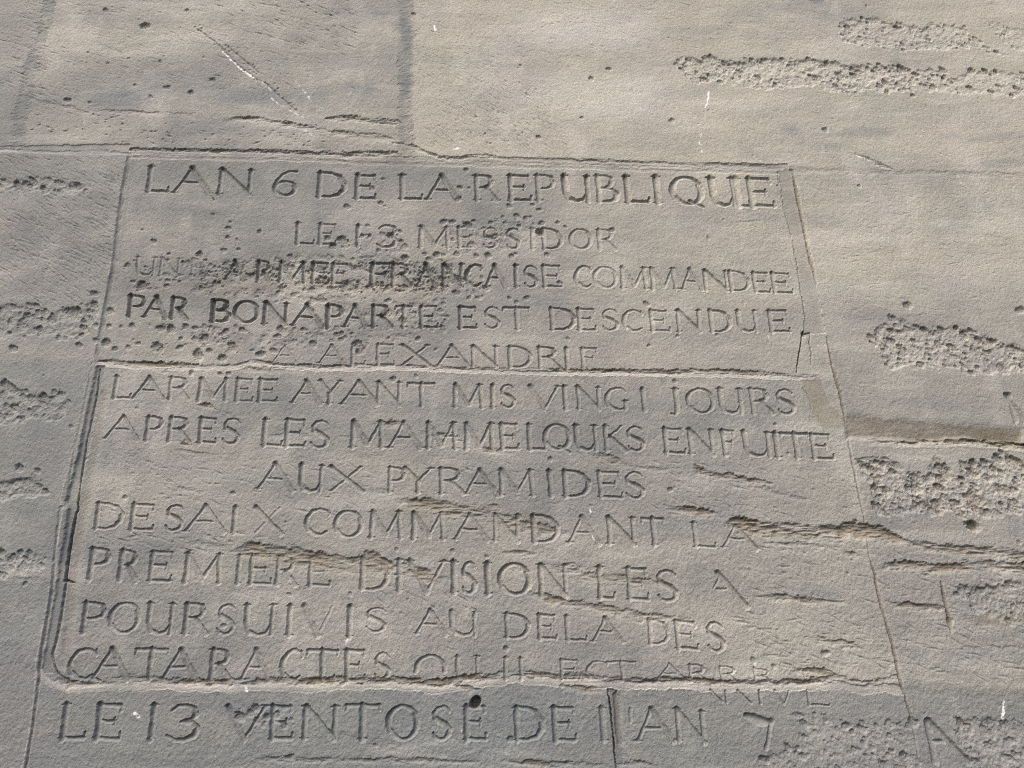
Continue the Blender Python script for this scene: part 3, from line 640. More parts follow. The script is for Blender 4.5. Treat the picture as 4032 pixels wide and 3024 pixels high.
pits(3, [(22, 752, 17), (975, 815, 19), (250, 687, 7), (1185, 1160, 12), (1230, 40, 9), (680, 1155, 9), (1520, 598, 17), (1575, 530, 14), (250, 1478, 11), (345, 1365, 7), (2140, 595, 22), (1885, 445, 24), (1715, 487, 20)])
pits(4, [(590, 270, 20), (585, 330, 20), (680, 370, 20), (672, 465, 15), (750, 472, 12), (820, 466, 18), (595, 465, 16), (90, 612, 22), (495, 590, 18), (655, 570, 26), (600, 560, 16), (710, 610, 16), (795, 600, 13), (855, 575, 14), (980, 605, 30), (1115, 600, 18), (1210, 545, 20), (1270, 540, 28), (1230, 650, 30), (1300, 620, 18), (1380, 665, 26), (1440, 590, 28), (1400, 500, 20), (1500, 490, 20), (1040, 185, 14), (1035, 220, 16), (880, 215, 30), (825, 190, 13), (860, 235, 18), (790, 90, 18), (1000, 480, 24), (1060, 485, 26), (1150, 470, 20), (1210, 480, 16), (1620, 640, 24), (1700, 620, 20), (1890, 490, 14), (1830, 560, 18), (2100, 520, 20), (2120, 550, 18), (1950, 580, 20), (1750, 490, 24), (1640, 535, 16), (1370, 520, 14), (540, 1295, 10), (130, 1355, 22), (245, 1375, 16), (780, 1535, 12), (1450, 1510, 12), (450, 1100, 11), (850, 980, 8), (275, 780, 7), (1140, 75, 16), (1240, 20, 22), (1400, 80, 18), (1330, 100, 16), (1190, 760, 16), (1370, 770, 14), (1420, 765, 14)])
pits(5, [(1945, 330, 16), (1090, 295, 13), (1200, 295, 15), (1135, 320, 14), (705, 410, 13), (660, 372, 16), (1455, 548, 11), (1960, 590, 11), (2135, 530, 10), (40, 515, 18), (110, 515, 12), (45, 548, 14), (150, 580, 26), (165, 620, 28), (520, 548, 18), (680, 490, 16), (610, 490, 14), (630, 615, 10), (340, 540, 10), (905, 285, 20), (945, 235, 20), (840, 290, 16), (760, 260, 20), (2090, 1490, 16), (1595, 1585, 6), (830, 1360, 8), (370, 800, 20), (510, 780, 12), (1400, 200, 15), (2120, 815, 14), (1320, 25, 14), (1345, 1298, 14), (1130, 20, 12), (570, 20, 12), (640, 20, 16), (760, 20, 18), (885, 35, 14), (960, 30, 18), (440, 45, 22), (350, 180, 18), (430, 430, 26)])
pits(6, [(840, 525, 14), (305, 520, 11), (60, 530, 10), (1485, 345, 24), (2195, 370, 22), (1395, 425, 22), (1860, 530, 10), (1465, 640, 26), (1570, 710, 24), (1600, 670, 18), (445, 945, 10), (42, 815, 11), (665, 1080, 10), (450, 940, 12), (595, 190, 8), (10, 1490, 16), (745, 1262, 8), (725, 190, 7)])
pits(7, [(1778, 130, 8), (1390, 775, 12), (160, 515, 14), (85, 350, 20), (190, 330, 18), (130, 320, 18), (1490, 1340, 24), (1590, 1290, 20), (1560, 1320, 16), (1770, 1400, 18), (1660, 1340, 18), (1720, 1330, 20), (1800, 580, 11), (2180, 575, 11)])
pits(8, [(97, 578, 10), (738, 310, 12), (388, 300, 11), (205, 330, 16), (950, 345, 10), (1070, 917, 15), (255, 1520, 10), (1100, 1480, 16), (1600, 28, 6), (460, 610, 6), (1165, 430, 6), (660, 1132, 9), (50, 1138, 12), (1150, 100, 12)])
pits(9, [(1895, 155, 30), (1168, 125, 12), (2180, 255, 12), (980, 945, 17), (530, 990, 13), (655, 1030, 11), (1145, 368, 7), (1115, 448, 8), (2050, 20, 10), (1515, 1365, 18), (1530, 1380, 20), (1380, 1465, 14), (1470, 1590, 24), (1480, 1610, 20), (1110, 1400, 22), (600, 1605, 12), (830, 1590, 18), (850, 1390, 20), (640, 1370, 14)])
# the drilled hole below the lower joint and two more deep ones
_s = NA, NB, NC
NA = NB = NC = np.zeros_like(X)
pit(T(8, [(880, 1252)])[0], .0105, .026, 1.25, .9)
pit(T(9, [(1897, 153)])[0], .0105, .016, 1.2, -.9)
NA, NB, NC = _s
pit(T(2, [(1280, 1445)])[0], .0075, .012, 1.2, .3)

# pitting across the middle of the upper panel stone
def scatter(n, poly, count, rmin, rmax, d=.55, ang=(-1.1, 0.1)):
    pg = T(n, poly)
    lo, hi = pg.min(0), pg.max(0); done = 0; tries = 0
    while done < count and tries < count * 12:
        tries += 1
        c = lo + rng.random(2) * (hi - lo)
        if inside(pg, np.array([c[0]]), np.array([c[1]]))[0] < 0: continue
        r = rng.uniform(rmin, rmax) * (0.6 + 0.5 * rng.random())
        pit(c, r, r * rng.uniform(.4, 1.0) * d * 1.25, rng.uniform(1.0, 1.8), rng.uniform(*ang)); done += 1
scatter(4, [(1150, 60), (2212, 40), (2212, 300), (1850, 330), (1500, 300), (1200, 260), (1150, 180)], 230, .002, .0075)
scatter(5, [(-60, 30), (480, 30), (900, 90), (950, 270), (560, 320), (0, 330)], 120, .002, .0075)
scatter(4, [(950, 450), (1700, 480), (2150, 480), (2150, 560), (1700, 650), (1350, 640), (1150, 590)], 100, .0025, .007)
scatter(5, [(-50, 480), (560, 470), (560, 560), (250, 600), (-50, 560)], 45, .002, .005)
scatter(5, [(340, 330), (700, 300), (720, 480), (540, 480), (350, 420)], 50, .003, .007)
scatter(4, [(760, 20), (1250, 20), (1400, 180), (1000, 260), (780, 230)], 70, .002, .006)
scatter(2, [(620, 1380), (1250, 1340), (1250, 1480), (1050, 1560), (640, 1600)], 80, .002, .0055)
scatter(2, [(20, 1470), (460, 1440), (480, 1640), (40, 1640)], 25, .003, .007)
scatter(4, [(620, 480), (1200, 600), (1150, 660), (640, 640)], 10, .002, .005)
scatter(7, [(1430, 1270), (1830, 1250), (1830, 1430), (1650, 1440), (1480, 1400)], 26, .002, .006)

ROUGH = fbm(0.011, 4, 301, gain=.6)
# broken, crumbly skin between the pits
ERO = np.clip(fbm(0.014, 4, 841, sx=1.4, ang=R(-35), gain=.62) * 2.2 + .12, 0, 1)
def crumble(n, poly, d, m=.03):
    sl, f = poly_field(T(n, poly))
    w = smooth((f + EDGE[sl] * 1.6) / .05)
    PIT[sl] = np.maximum(PIT[sl], (.25 + .75 * smooth(ERO[sl])) * d * w * (1 + ROUGH[sl] * .5))
EDGE = fbm(0.022, 4, 307) * 0.011
crumble(4, [(1100, 30), (2212, 0), (2800, 20), (3020, 120), (2980, 280), (2700, 340), (2212, 340), (1850, 330), (1500, 310), (1100, 280)], .0062)
crumble(4, [(850, 430), (1700, 480), (2700, 470), (2600, 590), (2150, 600), (1700, 660), (1350, 640), (1000, 560)], .0040)
crumble(5, [(-60, 300), (700, 290), (740, 480), (-60, 500)], .0042)
crumble(4, [(760, 150), (1250, 150), (1250, 280), (760, 280)], .0022)
crumble(2, [(600, 1370), (1250, 1340), (1300, 1560), (640, 1640)], .0024)
crumble(2, [(20, 1440), (470, 1440), (480, 1640), (40, 1640)], .002)
# pecked bands: an eroded floor set below the face, with tool pits
BANDS = [
 (1, [(-260, 1125), (60, 1110), (240, 1115), (390, 1130), (560, 1175), (540, 1212), (300, 1200), (0, 1190), (-260, 1190)], .0022, 40, .005, .009, 'row of chisel pits in the left stone'),
 (4, [(-260, 350), (0, 345), (150, 330), (330, 375), (480, 350), (585, 310), (600, 450), (510, 560), (350, 545), (0, 545), (-260, 530)], .0028, 110, .004, .009, 'rough pecked band beside the upper inscription stone'),
 (4, [(-260, 860), (60, 850), (250, 880), (400, 880), (440, 930), (425, 1010), (440, 1030), (380, 1085), (250, 1060), (0, 1070), (-260, 1060)], .0050, 60, .004, .009, 'rough hollow hacked in the left stone'),
 (4, [(-260, 1420), (0, 1420), (140, 1402), (240, 1420), (320, 1450), (280, 1515), (200, 1540), (0, 1550), (-260, 1550)], .0060, 14, .003, .006, 'oval hollow in the left stone'),
 (7, [(-260, 330), (60, 318), (210, 325), (300, 350), (220, 440), (60, 455), (-260, 480)], .0028, 55, .003, .007, 'small pecked band at the left'),
 (3, [(1060, 140), (1160, 108), (1300, 122), (1450, 148), (1560, 165), (1650, 150), (1860, 165), (1900, 230), (1980, 300), (2080, 340), (1900, 310), (1660, 312), (1300, 315), (1080, 260)], .0032, 130, .003, .006, 'small pecked band high at the right'),
 (3, [(1990, 140), (2212, 175), (2500, 200), (2500, 350), (2212, 340), (2080, 260)], .0018, 40, .003, .005, 'faint pecked patch high at the right'),
 (3, [(40, 410), (80, 365), (250, 350), (380, 385), (540, 370), (650, 375), (760, 372), (930, 385), (1020, 390), (1130, 408), (1350, 408), (1520, 430), (1560, 500), (1520, 540), (1580, 560), (1400, 575), (1060, 575), (880, 540), (620, 555), (300, 505), (160, 520)], .0042, 330, .003, .0072, 'long pecked band high at the right'),
 (3, [(1560, 440), (1720, 430), (1740, 500), (1860, 440), (1960, 430), (2212, 460), (2500, 480), (2500, 620), (2212, 600), (1980, 590), (1800, 590), (1600, 570)], .0024, 80, .003, .007, 'pecked continuation at the right edge'),
 (6, [(1290, 470), (1480, 450), (1620, 480), (1830, 480), (1900, 500), (2050, 560), (2212, 610), (2500, 680), (2500, 760), (2212, 735), (2000, 775), (1780, 740), (1560, 715), (1360, 745), (1330, 610), (1240, 560)], .0042, 190, .003, .007, 'pecked band right of the upper inscription stone'),
 (6, [(1190, 1350), (1280, 1320), (1420, 1330), (1480, 1420), (1560, 1400), (1630, 1320), (1760, 1345), (1800, 1400), (1840, 1330), (2000, 1310), (2090, 1255), (2212, 1320), (2500, 1330), (2500, 1640), (2212, 1640), (1850, 1625), (1650, 1625), (1300, 1635), (1265, 1480)], .0048, 260, .0035, .009, 'coarsely hacked relief right of the lower inscription stone'),
 (9, [(790, 1300), (900, 1310), (1100, 1370), (1480, 1390), (1540, 1500), (1590, 1850), (560, 1850), (560, 1620), (700, 1560), (830, 1480)], .0010, 240, .002, .0055, 'finely pecked patch at the foot right of the number'),
 (9, [(1770, 530), (1880, 520), (1960, 490), (2060, 505), (2140, 500), (2212, 545), (2500, 600), (2500, 790), (2212, 770), (2000, 740), (1900, 680), (1790, 590)], .0050, 70, .003, .007, 'hollow with rough floor at the right edge'),
 (9, [(1840, 1370), (1990, 1350), (2080, 1380), (2212, 1365), (2500, 1370), (2500, 1850), (1960, 1850), (1880, 1560), (1780, 1440)], .0030, 150, .003, .007, 'pecked band at the right foot'),
]
ROUGH = fbm(0.011, 4, 301, gain=.6)
for bi, (n, pg, dep, cnt, r0, r1, lab) in enumerate(BANDS, 1):
    poly = T(n, pg)
    sl, f = poly_field(poly)
    g = smooth((f + EDGE[sl] * 1.7) / .011)
    grad = smooth((f + EDGE[sl]) / .03)
    PIT[sl] = np.maximum(PIT[sl], g * (dep * .8 + ROUGH[sl] * (0.0008 + dep * .42) - grad * dep * .2))
    BAND[sl] = np.where(g > .35, bi, BAND[sl])
    lo, hi = poly.min(0), poly.max(0)
    lo = np.maximum(lo, [vx0 - .2, vz0 - .2]); hi = np.minimum(hi, [vx1 + .2, vz1 + .2])
    done = 0
    for _ in range(cnt * 14):
        if done >= cnt: break
        c = lo + rng.random(2) * (hi - lo)
        v = inside(poly, np.array([c[0]]), np.array([c[1]]))[0]
        if v < -0.002: continue
        if v > .02 and rng.random() < .35: continue
        r = rng.uniform(r0, r1) * rng.choice([.75, 1.0, 1.35], p=[.4, .4, .2])
        m = win(c[0], c[0], c[1], c[1])
        bd = float(PIT[m].max()) if PIT[m].size else 0
        pit(c, r, min(bd + r * rng.uniform(.35, 1.0), .0105) * {9: .72, 1: .78, 4: .75, 7: .75, 6: .85}.get(n, .78), rng.uniform(1.1, 2.2), rng.uniform(-1.15, -.45)); done += 1

# ------------------------------------------------------------------ chisel dressing on the faces
def dress(n, poly, count, a0, a1, l0, l1, w, d):
    pg = T(n, poly); lo, hi = pg.min(0), pg.max(0)
    for _ in range(count):
        c = lo + rng.random(2) * (hi - lo)
        if inside(pg, np.array([c[0]]), np.array([c[1]]))[0] < 0: continue
        a = R(rng.uniform(a0, a1)); L = rng.uniform(l0, l1) / 2
        u = np.array([math.cos(a), math.sin(a)]) * L
        dd = d * rng.uniform(.3, 1.2) ** 1.5
        ww = w * rng.uniform(.7, 1.5)
        stroke([c - u, c, c + u], [ww * .3, ww, ww * .3], [0, dd, 0], .3, LEDGE, wob=.5)
dress(1, [(100, -300), (2212, -300), (2212, 560), (1300, 560), (250, 600), (250, 300)], 900, -38, -14, .012, .05, .0042, .0012)
dress(1, [(1100, -300), (2212, -300), (2212, 320), (1500, 260)], 260, -40, -18, .02, .06, .0060, .0022)
dress(1, [(-260, 0), (260, 100), (420, 560), (500, 640), (300, 640), (-260, 560)], 260, -38, -14, .02, .07, .005, .0016)
dress(1, [(200, 640), (900, 740), (2000, 840), (2100, 940), (850, 900), (200, 860)], 330, -30, 20, .006, .03, .006, .0018)
dress(2, [(500, 0), (2212, -300), (2212, 420), (1300, 420), (900, 440), (500, 440)], 700, -34, -14, .008, .035, .004, .0011)
dress(2, [(500, 450), (1300, 450), (1500, 900), (1000, 950), (560, 900)], 420, -62, -34, .015, .05, .0042, .0013)
dress(2, [(700, 700), (1300, 650), (1300, 900), (800, 900)], 60, -66, -42, .012, .03, .006, .0022)
dress(3, [(0, -300), (1100, -300), (1000, 330), (0, 340)], 320, -40, -10, .008, .035, .0036, .0010)
dress(3, [(100, 560), (2300, 620), (2300, 1040), (100, 1000)], 380, -60, -10, .008, .03, .0036, .0009)
dress(3, [(900, 1100), (2300, 1150), (2300, 1659), (950, 1659)], 260, -60, 20, .008, .04, .0035, .0008)
dress(1, [(-260, 980), (800, 980), (700, 1659), (-260, 1659)], 760, -48, -20, .015, .06, .004, .0015)
dress(4, [(-260, 0), (690, 0), (620, 320), (-260, 330)], 280, -48, -20, .015, .06, .004, .0015)
dress(6, [(950, 0), (2400, 0), (2400, 450), (1200, 450)], 220, -60, 10, .008, .04, .0034, .0008)
dress(6, [(1150, 780), (2400, 800), (2400, 1060), (1200, 1020)], 160, -60, 10, .008, .04, .0034, .0008)
dress(4, [(700, 1230), (2212, 1230), (2212, 1659), (600, 1659)], 180, -45, -5, .01, .045, .0045, .0012)
dress(5, [(0, 1230), (2212, 1280), (2212, 1659), (0, 1659)], 150, -40, 0, .01, .045, .0045, .0010)
dress(6, [(0, 1320), (1150, 1330), (1200, 1659), (0, 1659)], 140, -40, 0, .01, .06, .0045, .0010)
dress(9, [(500, 200), (1250, 200), (1420, 1050), (700, 1050), (400, 700)], 260, -38, 5, .01, .06, .0045, .0012)
dress(9, [(1300, 200), (2400, 480), (2400, 1150), (1480, 1100)], 220, -38, 5, .01, .06, .0045, .0012)
dress(8, [(200, 560), (1000, 600), (1000, 680), (200, 680)], 40, -50, -25, .02, .05, .005, .0014)
dress(7, [(600, 190), (1600, 190), (1700, 330), (1200, 320), (600, 270)], 120, -35, 5, .01, .05, .006, .0014)
# the long ragged scar on the upper left stone
for pl in (T(1, [(1240, 190), (1340, 270), (1400, 320)]), T(1, [(1420, 300), (1530, 390), (1610, 455)]), T(1, [(1650, 520), (1720, 590), (1840, 690)]), T(1, [(1400, 330), (1500, 430), (1600, 500), (1680, 560)])):
    stroke(pl, .009, .0028, .35, LEDGE, wob=2.2)
scatter(1, [(1200, 170), (1260, 160), (1440, 290), (1620, 440), (1600, 470), (1380, 320)], 40, .002, .0045)
scatter(1, [(1640, 500), (1700, 500), (1880, 700), (1830, 720)], 22, .002, .004)

# ------------------------------------------------------------------ colour weights of the stone (its own tones, plus part of the light falloff)
BIG = fbm(0.42, 4, 401); MID = fbm(0.10, 4, 411, sx=2.6, ang=R(-4))
warm_l = np.zeros(32, np.float32); grey_l = np.zeros(32, np.float32)
for k, v in {1: .25, 2: .42, 3: .95, 4: .16, 5: .05, 6: -.12, 7: .36, 8: .30, 9: -.06, 10: .06, 11: -.05, 12: .85, 13: .38, 14: .10}.items(): warm_l[k] = v  # stone colour per block, with some light falloff toward the lower left painted in
def blur_lut(l):
    return soften(l[BL], 7)
WARM = blur_lut(warm_l) + BIG * .45 + MID * .42
# tint drifts warmer to the right, and cooler down the right stone
WARM += np.where(BL == 7, .55 * smooth((X - X_(5, 0)) / 1.0), 0) + np.where(BL == 8, .30 * smooth((X - X_(5, 400)) / .9), 0) - np.where(BL == 7, .22, 0) - np.where(BL == 8, .12, 0)
WARM -= np.where(BL == 12, .45 * smooth((T(6, [(1500, 500)])[0][1] - Z) / .35 + .5), 0)
def blob(n, cx, cy, rx, ry, amt, tgt, ang=0.0, seed=0):
    c = T(n, [(cx, cy)])[0]; rx *= PX; ry *= PX
    m = max(rx, ry) * 1.5
    sl = win(c[0] - m, c[0] + m, c[1] - m, c[1] + m)
    xs = X[sl] - c[0]; zs = Z[sl] - c[1]
    e = np.hypot(xs / rx, zs / ry) + MID[sl] * .6 + MAC[sl] * .35 + GR[sl] * .10
    tgt[sl] = np.maximum(tgt[sl], amt * smooth((1.25 - e) / 1.15) * np.clip(.95 + MAC[sl] * .5 + STREAK[sl] * .3, 0, 1.2))
for a_ in [(1, 830, 600, 300, 85, .95), (1, 1560, 600, 360, 100, .8), (1, 1950, 590, 320, 100, .65), (2, 150, 560, 280, 140, .8), (1, 300, 60, 90, 70, .8), (1, 215, 405, 50, 40, .8), (1, 150, 640, 90, 120, .6), (1, 350, 630, 160, 40, .45),
           (3, 760, 810, 90, 70, .8), (3, 1150, 830, 420, 50, .65), (3, 1760, 850, 110, 45, .75), (3, 2000, 860, 330, 40, .4), (3, 1420, 400, 80, 55, .8), (3, 930, 10, 60, 25, .9), (3, 800, -5, 60, 18, .8), (3, 2060, 1020, 220, 40, .5), (3, 1900, 290, 50, 40, .6), (3, 2010, 20, 60, 25, .5), (3, 1000, 910, 160, 40, .35),
           (4, 200, 760, 420, 90, .55), (4, 640, 1250, 60, 260, .55), (4, 650, 730, 90, 40, .7), (5, 560, 960, 500, 50, .35), (5, 1000, 1020, 420, 60, .4), (5, 750, 1100, 200, 60, .35), (5, 2040, 800, 30, 60, .7), (5, 1900, 840, 130, 60, .4), (5, 1600, 1240, 160, 40, .4),
           (7, 120, 800, 150, 260, .55), (7, 140, 520, 200, 50, .45), (7, 1700, 1170, 900, 35, .5), (7, 500, 1600, 700, 90, .35), (8, 1200, 1200, 500, 50, .5), (8, 1780, 1350, 45, 200, .8), (8, 1780, 1560, 40, 120, .7), (9, 1700, 1235, 600, 45, .55), (9, 350, 1580, 400, 100, .5), (9, 500, 1400, 260, 80, .4), (7, 430, 1240, 300, 60, .3), (8, 300, 1600, 900, 60, .3)]:
    blob(*a_, BLUE)
blue_l = np.zeros(32, np.float32)
for k, v in {1: .18, 2: .05, 4: .12, 5: .32, 6: .62, 8: .08, 9: .45, 10: .32, 11: .45, 13: .08, 14: .30}.items(): blue_l[k] = v  # cool stone tones; the darker lower-left blocks also hold painted light falloff
BLUE = np.maximum(BLUE, blur_lut(blue_l) * (.8 + MID * 1.2 + BIG * .8))
BLUE = np.maximum(BLUE, up * smooth((.026 - np.abs(dUM + ML * 1.2) - JN * .7) / .022) * (.52 + MAC * .9 + MID * .4))
BLUE = np.maximum(BLUE, up * smooth((.028 - np.abs(dUL + ML * 2) - JN * .7) / .024) * (.50 + MID * .7 + MAC * .8))
BLUE = np.maximum(BLUE, np.where((MO == 25), .45 + MAC * .3, 0))
BLUE = np.maximum(BLUE, np.where((MO == 29), .55, 0))
BLUE = np.maximum(BLUE, np.where((MO == 24), .45, 0))
for a_ in [(2, 1450, 180, 640, 260, .95), (2, 1750, 600, 640, 240, .95), (3, 350, 650, 500, 140, .7), (2, 900, 480, 300, 200, .3), (3, 150, 640, 420, 120, .5), (3, 700, 640, 300, 80, .45), (3, 1350, 460, 420, 90, .5), (3, 1200, 180, 260, 110, .45), (3, 1350, 1360, 400, 200, .25), (3, 1950, 720, 340, 110, .3), (4, 760, 1470, 180, 80, .5), (4, 1350, 1400, 400, 90, .3), (4, 1900, 1590, 300, 40, .3), (5, 250, 1560, 400, 60, .35), (6, 1700, 620, 300, 90, .35), (6, 1900, 150, 500, 260, .3), (1, 2100, 470, 200, 120, .3)]:
    blob(*a_, GREY)      # here: the pale crust channel
GREY = np.maximum(GREY, np.where((MO == 23) | (MO == 27) | (MO == 28), .60 + MAC * .4, 0))
GREY = np.maximum(GREY, np.where(MO == 24, .30 + MAC * .3, 0))
# thin pale lime lines left along the joints
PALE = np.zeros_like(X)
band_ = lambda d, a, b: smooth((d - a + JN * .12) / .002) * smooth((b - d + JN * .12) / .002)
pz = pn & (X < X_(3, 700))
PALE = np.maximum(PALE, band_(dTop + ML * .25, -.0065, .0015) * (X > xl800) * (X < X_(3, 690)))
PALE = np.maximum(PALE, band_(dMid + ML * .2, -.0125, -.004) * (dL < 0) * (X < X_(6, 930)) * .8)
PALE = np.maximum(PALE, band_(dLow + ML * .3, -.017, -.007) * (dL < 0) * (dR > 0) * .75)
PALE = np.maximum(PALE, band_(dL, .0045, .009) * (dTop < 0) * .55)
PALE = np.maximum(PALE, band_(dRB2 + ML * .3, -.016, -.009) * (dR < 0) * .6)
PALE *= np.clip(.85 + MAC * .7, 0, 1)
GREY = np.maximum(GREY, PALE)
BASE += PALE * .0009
for bi in range(1, len(BANDS) + 1):
    GREY = np.maximum(GREY, soften((BAND == bi).astype(np.float32), 5) * {1: .1, 4: .1, 7: .1, 9: .14, 6: .30, 3: .40}[BANDS[bi - 1][0]] * (1 + MAC * .8))
SME = fbm(0.16, 5, 431, sx=.45, gain=.6)
GREY = np.maximum(GREY, smooth((SME - .12) / .5) * .42 * np.clip(.35 + WARM, 0, 1))
SMH = fbm(0.045, 5, 441, sx=5, ang=R(-3), gain=.6)
BLUE = np.maximum(BLUE, smooth((SMH - .10) / .45) * .5 * np.array([.6, .8, .7, .55, .6, .8, 1, .6, .8, .9, .9, .9, .5, .8, .9] + [.3] * 17, np.float32)[BL])
GREY = np.maximum(GREY, smooth((-SMH - .12) / .45) * .5 * np.clip(.3 + WARM, 0, 1))
# brown earth lodged in the broken beds and joints
def dirt(pl, w, amt):
    tmp = np.zeros_like(X); stroke(pl, w, amt, .5, tmp, wob=2.0, soft=True)
    np.maximum(DIRT, tmp, out=DIRT)
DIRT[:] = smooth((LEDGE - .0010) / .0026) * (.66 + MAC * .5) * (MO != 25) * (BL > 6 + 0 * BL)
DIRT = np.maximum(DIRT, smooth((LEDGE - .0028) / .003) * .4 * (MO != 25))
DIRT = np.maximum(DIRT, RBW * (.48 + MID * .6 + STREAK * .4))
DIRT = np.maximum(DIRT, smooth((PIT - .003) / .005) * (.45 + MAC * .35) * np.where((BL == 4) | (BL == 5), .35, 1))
DIRT = np.maximum(DIRT, np.where(PATCH, .20 + MAC * .4, 0))
for a_ in [(7, 1900, 370, 500, 60, .4), (8, 150, 420, 330, 70, .45), (8, 650, 50, 360, 40, .5), (8, 1120, 130, 190, 50, .5), (9, 700, 200, 400, 40, .45), (2, 150, 850, 280, 80, .35), (4, 1500, 230, 640, 120, .30), (5, 300, 220, 560, 130, .32), (9, 2060, 730, 160, 35, .5), (5, 1700, 1310, 130, 40, .35), (4, 1300, 1250, 280, 40, .2), (8, 1700, 480, 420, 60, .3)]:
    blob(*a_, DIRT)
DIRT *= 1 - .8 * PALE
OLIVE = np.where(PATCH, .5 + MID * .5, 0).astype(np.float32)

def chalk(n, pts, w, amt=1.0, brk=.1):
    w *= .85; amt *= .85; brk += .08
    tmp = np.zeros_like(X)
    stroke(T(n, pts), w, 1.0, .5, tmp, wob=1.8, flat=2.0)
    np.maximum(WHITE, amt * np.clip(tmp * 1.5 - .25, 0, 1) * smooth((fbm(.006, 3, 500 + n, gain=.7) + .30 - brk) / .35), out=WHITE)
chalk(1, [(1390, 328), (1440, 375), (1500, 430), (1560, 470)], .007, 1, -.1)
chalk(1, [(1560, 470), (1640, 520), (1690, 565)], .006, .9, .0)
chalk(1, [(1660, 590), (1740, 655), (1890, 735)], .004, .7, .15)
chalk(1, [(1835, 505), (1880, 560), (1940, 630)], .006, .7, .15)
chalk(1, [(1900, 815), (1945, 850)], .008, .6, .1)
chalk(2, [(622, 165), (632, 190)], .007, 1, -.9)
chalk(2, [(745, 928), (772, 926)], .008, 1, -.9)
chalk(3, [(252, 575), (240, 630), (232, 668)], .006, 1, -.6)
chalk(3, [(205, 825), (195, 890), (208, 945)], .006, .9, .1)
chalk(3, [(1160, 965), (1245, 995)], .005, .8, .1)
chalk(3, [(1125, 625), (1160, 715)], .004, .4, .1)
chalk(3, [(1800, 1095), (1820, 1150)], .006, .5, .1)
chalk(3, [(1060, 205), (1075, 240)], .006, .6, -.2)
chalk(9, [(2092, 1232), (2080, 1350)], .006, .9, -.2)
chalk(7, [(835, 1318), (862, 1342)], .008, .9, .1)
chalk(7, [(1525, 1160), (1535, 1180)], .006, .8, -.2)
chalk(8, [(75, 862), (80, 885)], .008, .9, -.1)
chalk(8, [(1612, 215), (1616, 240)], .003, .9, -.6)
chalk(8, [(1590, 55), (1592, 65)], .006, .8, -.6)
chalk(8, [(785, 1410), (790, 1430)], .005, .6, -.1)
chalk(6, [(620, 525), (628, 550)], .003, .5, -.2)

# ------------------------------------------------------------------ final relief
JOINT = LEDGE + .55 * PIT
H = BASE - np.maximum(np.maximum(CARVE, LEDGE), PIT) - .55 * np.minimum(CARVE, PIT) - .25 * np.minimum(CARVE, LEDGE) - .25 * np.minimum(LEDGE, PIT)
H += LIP * (CARVE < .0005)
H = H.astype(np.float32)
# normals of the relief
dHz, dHx = np.gradient(H.astype(np.float64), gz, gx)
NRM = np.stack([-dHx, -np.ones_like(dHx), -dHz], -1)
NRM /= np.linalg.norm(NRM, axis=-1, keepdims=True)
NRM = NRM.astype(np.float32)

